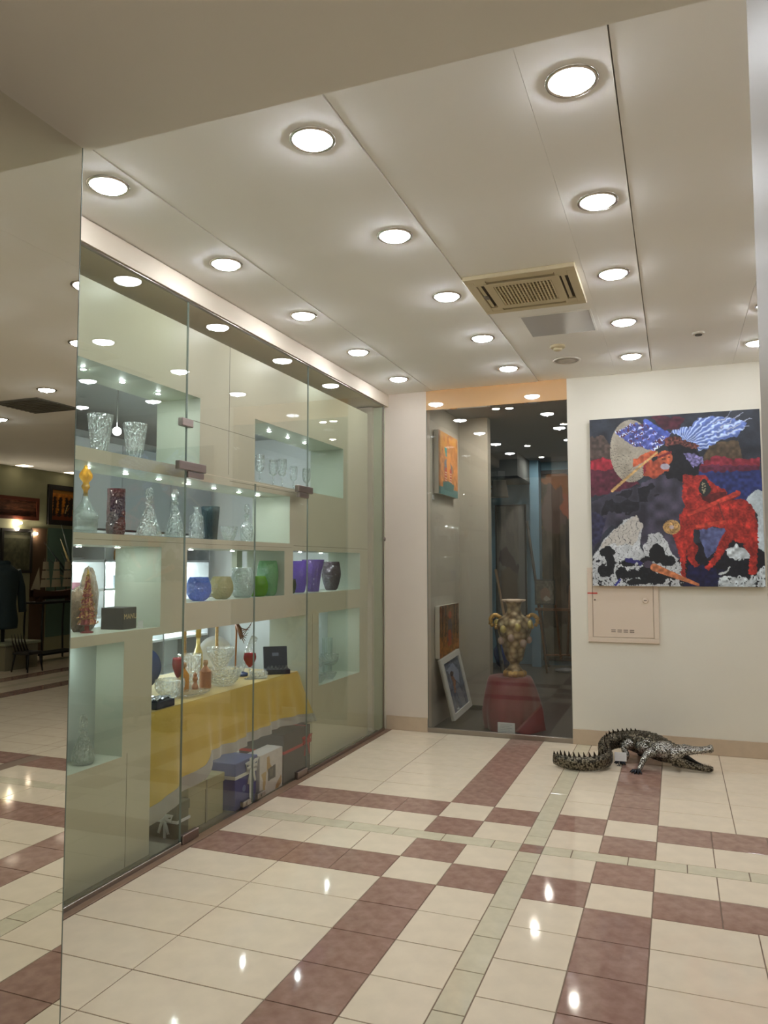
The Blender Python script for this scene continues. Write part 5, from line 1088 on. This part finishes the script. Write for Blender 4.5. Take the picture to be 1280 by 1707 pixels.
t = thing('gold_bottle', (-3.3, 4.93-.12, z), 'gold capped bottle between the two gilt candlesticks', 'bottle'); obj('flask', MB().lathe([(.032, 0), (.034, .01), (.034, .18), (.014, .24), (.014, .30)], -3.3, 4.81, 20, z0=z, cap1=True), pm('gold_foil', (214, 190, 110), .3, metal=.7), t); obj('cap', MB().lathe([(.02, .30), (.02, .40), (.018, .405)], -3.3, 4.81, 18, z0=z, cap1=True), pm('gold_foil', (214, 190, 110), .3, metal=.7), t)
t = thing('round_plate', (-3.45, 5.25, z), 'large round white plate standing upright at the back of the yellow table', 'plate'); m_ = MB().lathe([(.002, 0), (.09, .004), (.13, .016), (.132, .02), (.09, .01), (.002, .006)], 0, 0, 40, cap0=False).rot(math.radians(82), (0, 0, 0), 'y').rot(math.radians(-45), (0, 0, 0)).move(-3.45, 5.25, z+.135); obj('disc', m_, pm('white_china', (235, 238, 238), .2), t); obj('stand', MB().tube([(-3.42, 5.19, z), (-3.44, 5.22, z+.012), (-3.47, 5.28, z+.012), (-3.48, 5.31, z)], .005, 6), M_chrome, t)
t = thing('glass_swan', (-3.1, 5.10, z), 'slender leaning clear glass ornament with blue base behind the ruby goblet', 'ornament'); obj('neck', MB().tube([(-3.08, 5.05, z+.02), (-3.08, 5.12, z+.15), (-3.07, 5.22, z+.27)], [.016, .02, .028], 10), M_cry, t); obj('base', MB().lathe([(.05, 0), (.05, .02), (.02, .03)], -3.08, 5.05, 20, z0=z, cap1=True), pm('cobalt_plate', (44, 70, 124), .2), t)
t = thing('feather_ornament', (-3.3, 5.32, z), 'bronze feathered ornament hanging into view above the open black box', 'ornament'); obj('stem', MB().tube([(-3.3, 5.32, z), (-3.28, 5.30, z+.30), (-3.22, 5.18, z+.46)], [.006, .008, .01], 8), pm('copper', (184, 128, 90), .3, metal=.8), t)
for k in range(9):
    a = k*.12; obj('plume', MB().tube([(-3.26, 5.24, z+.40), (-3.20-.03*a, 5.20+.12*a, z+.33-.02*k % .1), (-3.16, 5.22+.12*a, z+.22+.02*k)], [.008, .007, .002], 6), pm('bronze_plume', (130, 88, 66), .35, metal=.6), t)
# open black case with six glasses, foil topped box
def rotbox(c, w, d, h, ang, ch=.002): return MB().box(c[0]-w/2, c[0]+w/2, c[1]-d/2, c[1]+d/2, c[2], c[2]+h, ch).rot(ang, c)
A = math.radians(38)
t = thing('open_case', (-2.86, 5.25, z), 'open black presentation case with six small glass pieces at the far end of the table', 'case'); M_case = pm('black_case', (34, 38, 50), .45); c0 = (-2.885, 5.25, z)
obj('tray', rotbox(c0, .185, .10, .035, A), M_case, t)
lid = rotbox((-2.885, 5.32, z+.02), .185, .014, .18, 0); lid.rot(math.radians(-14), (-2.885, 5.32, z+.02), 'x').rot(A, c0); obj('lid', lid, M_case, t)
e_ = MB().box(-2.91, -2.86, 5.312, 5.3135, z+.125, z+.15).rot(math.radians(-14), (-2.885, 5.32, z+.02), 'x').rot(A, c0); obj('crest', e_, pm('dull_silver', (110, 116, 130), .4, metal=.5), t)
for k in range(6): obj('glass_piece', MB().lathe([(.008, .036), (.010, .05), (.006, .062)], -2.885-.07+k*.028, 5.235, 10, z0=z, cap1=True).rot(A, c0), M_cry, t)
t = thing('foil_box', (-2.83, 3.80, z), 'flat navy box topped with crumpled clear film at the near table corner', 'box'); obj('carton', MB().box(-2.93, -2.815, 3.70, 3.87, z, z+.04, .002), pm('navy_carton', (30, 36, 58), .4), t)
g = MB(); gn = 12
vv = [(-2.925+.10*i/(gn-1), 3.705+.16*j/(gn-1), z+.043+R.random()*.018) for j in range(gn) for i in range(gn)]; g.add(vv, [(j*gn+i, j*gn+i+1, (j+1)*gn+i+1, (j+1)*gn+i) for j in range(gn-1) for i in range(gn-1)]); obj('crumpled_film', g, pm('silver_film', (200, 208, 220), .12, metal=.6), t)
# ------------------------------------------------------------------ gift boxes under the table
def ribbon_bow(parent, c, mat, s_=1.0, ax=0):
    m_ = MB(); c = Vector(c)
    ex = Vector((0, 1, 0)) if ax == 0 else Vector((1, 0, 0))
    for sg in (-1, 1):
        m_.tube([c, c+ex*sg*.03*s_+Vector((0, 0, .02*s_)), c+ex*sg*.06*s_+Vector((0, 0, .022*s_)), c+ex*sg*.05*s_-Vector((0, 0, .008*s_)), c], [(.004, .012*s_)]*5, 8)
        m_.tube([c, c+ex*sg*.02*s_-Vector((0, 0, .04*s_)), c+ex*sg*.035*s_-Vector((0, 0, .085*s_))], [(.003, .008*s_), (.003, .010*s_), (.002, .009*s_)], 8)
    m_.sphere(c, .012*s_, 8, 6); return obj('bow', m_, mat, parent)
M_ol = pm('olive_card', (158, 150, 112), .6); M_wr = pm('white_ribbon', (206, 206, 200), .4); M_rr = pm('red_ribbon', (176, 44, 40), .4)
t = thing('olive_gift_box', (-2.95, 4.19, 0), 'tall olive gift box with a silver bow on its lid, below the yellow cloth', 'gift box', 'gift boxes under the table')
obj('carton', MB().box(-3.08, -2.80, 4.0, 4.385, 0, .225, .003), M_ol, t); obj('lid', MB().box(-3.086, -2.794, 3.994, 4.391, .205, .262, .003), M_ol, t); obj('ribbon', MB().box(-3.088, -2.792, 4.18, 4.195, .0, .264), pm('olive_ribbon', (140, 132, 104), .4), t)
ribbon_bow(t, (-2.90, 4.05, .275), M_wr, .7, 1)
t = thing('small_olive_box', (-2.88, 3.88, 0), 'small dark olive gift box tied with a white ribbon bow, nearest under the cloth', 'gift box', 'gift boxes under the table')
obj('carton', MB().box(-3.03, -2.785, 3.87, 3.985, 0, .165, .003), pm('dark_olive_card', (104, 100, 76), .6), t); obj('lid', MB().box(-3.036, -2.779, 3.864, 3.99, .15, .205, .003), pm('dark_olive_card', (104, 100, 76), .6), t)
obj('ribbon', MB().box(-2.875, -2.86, 3.861, 3.993, 0, .2075).box(-3.038, -2.777, 3.8615, 3.9925, .09, .105), M_wr, t); ribbon_bow(t, (-2.867, 3.852, .115), M_wr, 1.0, 1)
t = thing('blue_gift_box', (-2.93, 4.57, 0), 'royal blue gift box with a white band and ribbon under the table', 'gift box', 'gift boxes under the table'); M_bl = pm('royal_blue_card', (48, 60, 128), .5)
obj('carton', MB().box(-3.14, -2.74, 4.43, 4.70, 0, .20, .003), M_bl, t); obj('lid', MB().box(-3.146, -2.734, 4.424, 4.706, .222, .305, .003), pm('slate_blue_card', (76, 88, 134), .5), t); obj('band', MB().box(-3.144, -2.736, 4.426, 4.704, .20, .224), M_wr, t)
obj('ribbon', MB().box(-2.7345, -2.731, 4.60, 4.635, 0, .305), M_wr, t); ribbon_bow(t, (-2.726, 4.62, .25), M_wr, 1.3)
obj('emblem', MB().lathe([(.022, 0), (.022, .001), (.018, .001)], 0, 0, 20, cap1=True).rot(PI/2, (0, 0, 0), 'y').move(-2.7385, 4.54, .12), pm('pale_blue_print', (110, 124, 170), .5), t)
def p_champ(u, v):
    C, n, m_ = base_noise(u, v, 71, (206, 196, 188), .1); W = u+(m_-.5)*.03
    put(C, inpoly(W, v, [(.3, .1), (.4, .08), (.45, .3), (.62, .45), (.6, .62), (.4, .6), (.3, .4)]), (176, 140, 84)); put(C, inpoly(W, v, [(.05, .45), (.3, .42), (.26, .6), (.2, .95), (.12, .95), (.14, .62)]), (190, 160, 110)); put(C, inpoly(u, v, [(.34, .4), (.68, .36), (.68, .68), (.34, .7)]), (62, 58, 52))
    put(C, inpoly(W, v, [(.42, .44), (.6, .42), (.56, .62), (.44, .62)]), (100, 92, 80)); put(C, inpoly(W, v, [(.95, .7), (.75, .85), (.66, 1), (.84, 1), (.98, .86)]), (170, 130, 80)); return C
t = thing('picture_box', (-2.78, 4.90, 0), 'white box printed with champagne glasses, behind the middle door seam', 'box', 'gift boxes under the table')
obj('carton', MB().box(-2.86, -2.732, 4.735, 5.06, 0, .285, .002), pm('white_carton', (206, 200, 194), .5), t); canvas('printed_face', t, (-2.7312, 4.737, .283), (0, .321, 0), (0, 0, -.281), 60, 60, p_champ, painted('box_print', .4))
t = thing('dark_gift_box', (-2.93, 5.31, 0), 'large dark charcoal box with a red ribbon bow at the far end under the table', 'gift box', 'gift boxes under the table')
obj('carton', MB().box(-3.12, -2.735, 5.09, 5.525, 0, .355, .003), pm('charcoal_card', (66, 62, 56), .55), t); obj('ribbon', MB().box(-3.122, -2.733, 5.44, 5.46, 0, .357).box(-3.122, -2.7328, 5.088, 5.527, .215, .235), M_rr, t); ribbon_bow(t, (-2.725, 5.45, .245), M_rr, 1.3)
# ------------------------------------------------------------------ the shop across the hall, seen only in the mirror
HX = 7.12
def mp(px, py, X): return onx(px, py, -3.66-X).y, onx(px, py, -3.66-X).z
def wallpic(name, lb, cat, X, p0, p1, fn, frame, fw=.06, seed=0):
    y0, z1 = mp(*p0, X); y1, z0 = mp(*p1, X)
    # seen from -X side: right vector is -Y
    return canvas_thing(name, lb, cat, ((X-.04, y1, z1), (0, y0-y1, 0), (0, 0, z0-z1)), .038, fn, frame=frame, fw=fw, nu=50, nv=50, group='pictures of the shop across the hall')
M_dfr = pm('dark_frame', (44, 40, 38), .5); M_rfr = pm('red_brown_frame', (96, 46, 30), .5)
def p_land(u, v):
    C, n, m_ = base_noise(u, v, 81, (98, 60, 40), .8); C[v > .65] = (C*[.7, .6, .6])[v > .65]; return C
def p_sil(u, v):
    C, n, m_ = base_noise(u, v, 83, (190, 116, 34), .5); W = u+(m_-.5)*.06
    C[v > .78] = (120, 60, 34); C[v < .12] = (150, 104, 40)
    for a, w_ in ((.15, .12), (.38, .14), (.52, .12), (.72, .12), (.9, .1)): put(C, seg(W, v, (a, .35), (a+.03, .82), w_), (44, 32, 24)); put(C, ell(W, v, a, .28, .05, .06), (50, 34, 24))
    put(C, seg(u, v, (.5, .5), (.56, .75), .03), (206, 180, 120)); return C
wallpic('landscape_painting', 'dark red brown landscape in a wooden frame on the far shop wall, in the mirror', 'painting', HX, (-20, 823), (62, 868), p_land, M_rfr)
wallpic('orange_painting', 'orange painting with dark standing silhouettes on the far shop wall, in the mirror', 'painting', HX, (79, 807), (140, 878), p_sil, M_dfr, .09)
def p_dull(u, v): C, n, m_ = base_noise(u, v, 91, (84, 84, 62), .5); C[(v > .1) & (v < .18)] = (120, 118, 92); return C
wallpic('dull_picture', 'large dull framed picture low on the far shop wall, in the mirror', 'picture', HX, (0, 880), (50, 955), p_dull, M_dfr, .05)
y0, z1 = mp(80, 880, HX); y1, z0 = mp(140, 1075, HX)
struct('trim_41', MB().box(HX-.01, HX-.001, y0, y1+.4, .3, z1), pm('teal_alcove', (86, 112, 98), .8))
y0, z1 = mp(52, 880, HX); y1, z0 = mp(71, 1080, HX); struct('trim_42', MB().box(HX-.02, HX-.001, y0, y1, .0, z1), pm('brown_post', (84, 62, 44), .6))
# ship model on its stand
def mx(px, py, X): y, z_ = mp(px, py, X); return Vector((X, y, z_))
X = 6.3
yb0 = mx(56, 1000, X).y; yb1 = mx(122, 1000, X).y; zt = mx(88, 1002, X).z; M_iron = pm('dark_iron', (34, 32, 30), .5, metal=.4)
t = thing('plant_stand', (X, (yb0+yb1)/2, 0), 'dark metal stand carrying the ship model, reflected in the mirror column', 'stand')
obj('top', MB().box(X-.22, X+.22, yb0-.02, yb1+.02, zt-.03, zt, .004), M_iron, t)
for x in (X-.19, X+.19):
    for y in (yb0+.02, yb1-.02): obj('leg', MB().tube([(x, y, zt-.02), (x+.02, y, zt*.6), (x, y, 0)], .016, 8), M_iron, t)
obj('lower_shelf', MB().box(X-.18, X+.18, yb0, yb1, .12, .15, .004), M_iron, t)
t = thing('ship_model', (X, (yb0+yb1)/2, zt), 'wooden sailing ship model with pale sails, reflected in the mirror column', 'ship model')
L_ = yb1-yb0; hull = MB(); rows = []
for i in range(13):
    u = i/12; y = yb0-.05+u*(L_+.1); w_ = .09*math.sin(PI*min(1, .08+u*.95))**.5; sheer = .05*(2*u-1)**2
    rows += [(X-w_, y, zt+.17+sheer), (X-w_*.8, y, zt+.09), (X, y, zt+.035+.03*(2*u-1)**4), (X+w_*.8, y, zt+.09), (X+w_, y, zt+.17+sheer)]
hull.add(rows, [(i*5+k, i*5+k+1, (i+1)*5+k+1, (i+1)*5+k) for i in range(12) for k in range(4)] + [(i*5, (i+1)*5, (i+1)*5+4, i*5+4) for i in range(12)], False)
obj('hull', hull, pm('ship_wood', (70, 46, 32), .5), t); obj('cradle', MB().box(X-.05, X+.05, yb0+.1*L_, yb0+.16*L_, zt, zt+.10).box(X-.05, X+.05, yb0+.84*L_, yb0+.9*L_, zt, zt+.10), pm('ship_wood', (70, 46, 32), .5), t)
M_sail = pm('sail_cloth', (170, 160, 134), .8)
for k, u in enumerate((.25, .52, .8)):
    y = yb0+u*L_; obj('mast', MB().tube([(X, y, zt+.12), (X, y, zt+.72)], .008, 6), pm('ship_wood', (70, 46, 32), .5), t)
    for q in range(3):
        zz = zt+.24+q*.15; w_ = .11-.02*q; sm = MB(); sm.add([(X-.02, y-w_, zz), (X-.05, y, zz), (X-.02, y+w_, zz), (X-.02, y-w_*.85, zz+.13), (X-.05, y, zz+.13), (X-.02, y+w_*.85, zz+.13)], [(0, 1, 4, 3), (1, 2, 5, 4)], True); obj('sail', sm, M_sail, t)
sm = MB().add([(X-.01, yb0-.08, zt+.20), (X-.01, yb0+.14*L_, zt+.20), (X-.01, yb0+.1*L_, zt+.58)], [(0, 1, 2)]); obj('jib', sm, M_sail, t)
# spiky agave shaped sculpture
X = 6.7; c0 = mx(128, 1000, X); t = thing('spiky_sculpture', (X, c0.y, 0), 'tall dark spiky leaf sculpture with pale tips, reflected beside the ship model', 'sculpture')
for k in range(16):
    a = -1.15+2.3*k/15; l_ = .9+.2*(k % 3); p0 = Vector((X, c0.y, 1.15)); p2 = p0+Vector((.05*((k % 3)-1), math.sin(a)*l_*.8, math.cos(a)*l_))
    obj('leaf', MB().tube([p0, p0.lerp(p2, .5)+Vector((0, 0, .05)), p2], [(.02, .008), (.035, .006), (.003, .002)], 6), pm('dark_leaf', (48, 60, 58), .5) if k % 4 else pm('pale_leaf', (150, 136, 96), .5), t)
obj('trunk', MB().tube([(X, c0.y, 0), (X, c0.y, 1.2)], [.06, .04], 10), pm('dark_leaf', (48, 60, 58), .5), t)
# coat on a dress form, plinth, horn chair
X = 6.2; p = mx(6, 1060, X); t = thing('dress_form', (X, p.y, 0), 'dress form wearing a long dark teal coat, reflected at the left edge of the mirror', 'mannequin')
M_coat = pm('teal_coat', (28, 44, 46), .8); zt = mx(8, 942, X).z
obj('coat', MB().lathe(refine([(.24, .62), (.25, .75), (.21, 1.0), (.24, 1.3), (.25, zt-.12), (.14, zt-.02), (.07, zt+.03)], 3), X, p.y-.02, 28, sx=.7, z0=0, fn=lambda a, i, n: 1+.03*math.sin(8*a)), M_coat, t)
for sg in (-1, 1): obj('sleeve', MB().tube([(X, p.y+sg*.22, zt-.08), (X, p.y+sg*.31, zt-.35), (X-.03, p.y+sg*.33, zt-.75)], [.06, .065, .06], 12), M_coat, t)
obj('collar', MB().lathe([(.09, zt-.02), (.1, zt+.04), (.07, zt+.07)], X, p.y-.02, 20, sx=.8), M_coat, t); obj('pole', MB().tube([(X, p.y-.02, .42), (X, p.y-.02, .7)], .03, 8), M_iron, t)
a0, a1 = mx(-15, 1060, X).y, mx(40, 1060, X).y; zt = mx(20, 1062, X).z
t = thing('box_plinth', (X, (a0+a1)/2, 0), 'low grey box plinth under the coat, reflected at the left edge of the mirror', 'plinth'); obj('box', MB().box(X-.3, X+.3, a0, a1, 0, .38, .004), pm('plinth_grey', (116, 110, 88), .7), t); obj('top', MB().box(X-.33, X+.33, a0-.03, a1+.03, .38, .42, .004), pm('plinth_top', (136, 140, 116), .6), t)
X = 5.6; p = mx(46, 1088, X); t = thing('horn_chair', (X, p.y, 0), 'small dark chair with curved horn arms, reflected between plinth and stand', 'chair')
obj('seat', MB().box(X-.22, X+.22, p.y-.2, p.y+.2, .36, .42, .01), pm('dark_hide', (40, 34, 30), .7), t)
for sx in (-1, 1):
    for sy in (-1, 1): obj('leg', MB().tube([(X+sx*.18, p.y+sy*.16, .37), (X+sx*.22, p.y+sy*.2, 0)], [.025, .015], 8), M_iron, t)
for k in range(5): obj('horn', MB().tube([(X+.15, p.y-.16+k*.08, .4), (X+.16, p.y-.25+k*.08, .62), (X+.08, p.y-.36+k*.08, .80)], [.022, .016, .003], 8), pm('dark_horn', (52, 44, 36), .4), t)
t.scale = (.72, .72, .72)
for k, (py0, px0) in enumerate(((868, 40), (870, 46), (880, 41), (888, 72))):
    X = 6.9; p = mx(px0, py0, X); o = obj('hall_spot', MB().lathe([(.035, 0), (.03, -.03), (.022, -.036)], HX-.05, p.y, 12, z0=p.z, cap1=True)
, emit('hall_spot_glow', (255, 240, 220), 110) if k == 0 else bpy.data.materials['hall_spot_glow']); tag(o, 'small glowing wall spotlight of the shop across the hall, %s' % ('left', 'right', 'lower left', 'farthest right')[k], 'spotlight', 'wall spotlights of the shop across the hall')
for (px0, py0) in ((40, 796), (120, 791)):
    X = 6.9; p = mx(px0, py0, X); o = obj('square_ceiling_light', MB().box(X-.1, X+.1, p.y-.1, p.y+.1, p.z-.01, p.z), emit('warm_panel', (255, 236, 214), 3) if px0 == 40 else bpy.data.materials['warm_panel']); tag(o, 'square warm ceiling panel light reflected in the mirror, %s one' % ('left' if px0 == 40 else 'right'), 'ceiling light', 'square lights of the shop across the hall'); o.location.z = ceil_z(6.9)-.01
# open vent well in the hall ceiling
v = [onz(*p, ceil_z(2.4)) for p in ((15, 678), (62, 662), (122, 680), (62, 688))]; xs = [-3.66-q.x for q in v]; ys_ = [q.y for q in v]
t = thing('ceiling_vent', ((min(xs)+max(xs))/2, (min(ys_)+max(ys_))/2, ceil_z(2.4)), 'dark square ceiling vent of the hall reflected in the mirror', 'vent')
obj('frame', MB().box(min(xs), max(xs), min(ys_), max(ys_), ceil_z(2.4)-.008, ceil_z(2.4), .002), pm('vent_grey', (120, 118, 108), .6), t)
for k in range(10): yy = min(ys_)+.03+k*(max(ys_)-min(ys_)-.06)/9; obj('slat', MB().box(min(xs)+.02, max(xs)-.02, yy-.012, yy+.012, ceil_z(2.4)-.015, ceil_z(2.4)-.0085), pm('vent_dark', (92, 90, 80), .7), t)
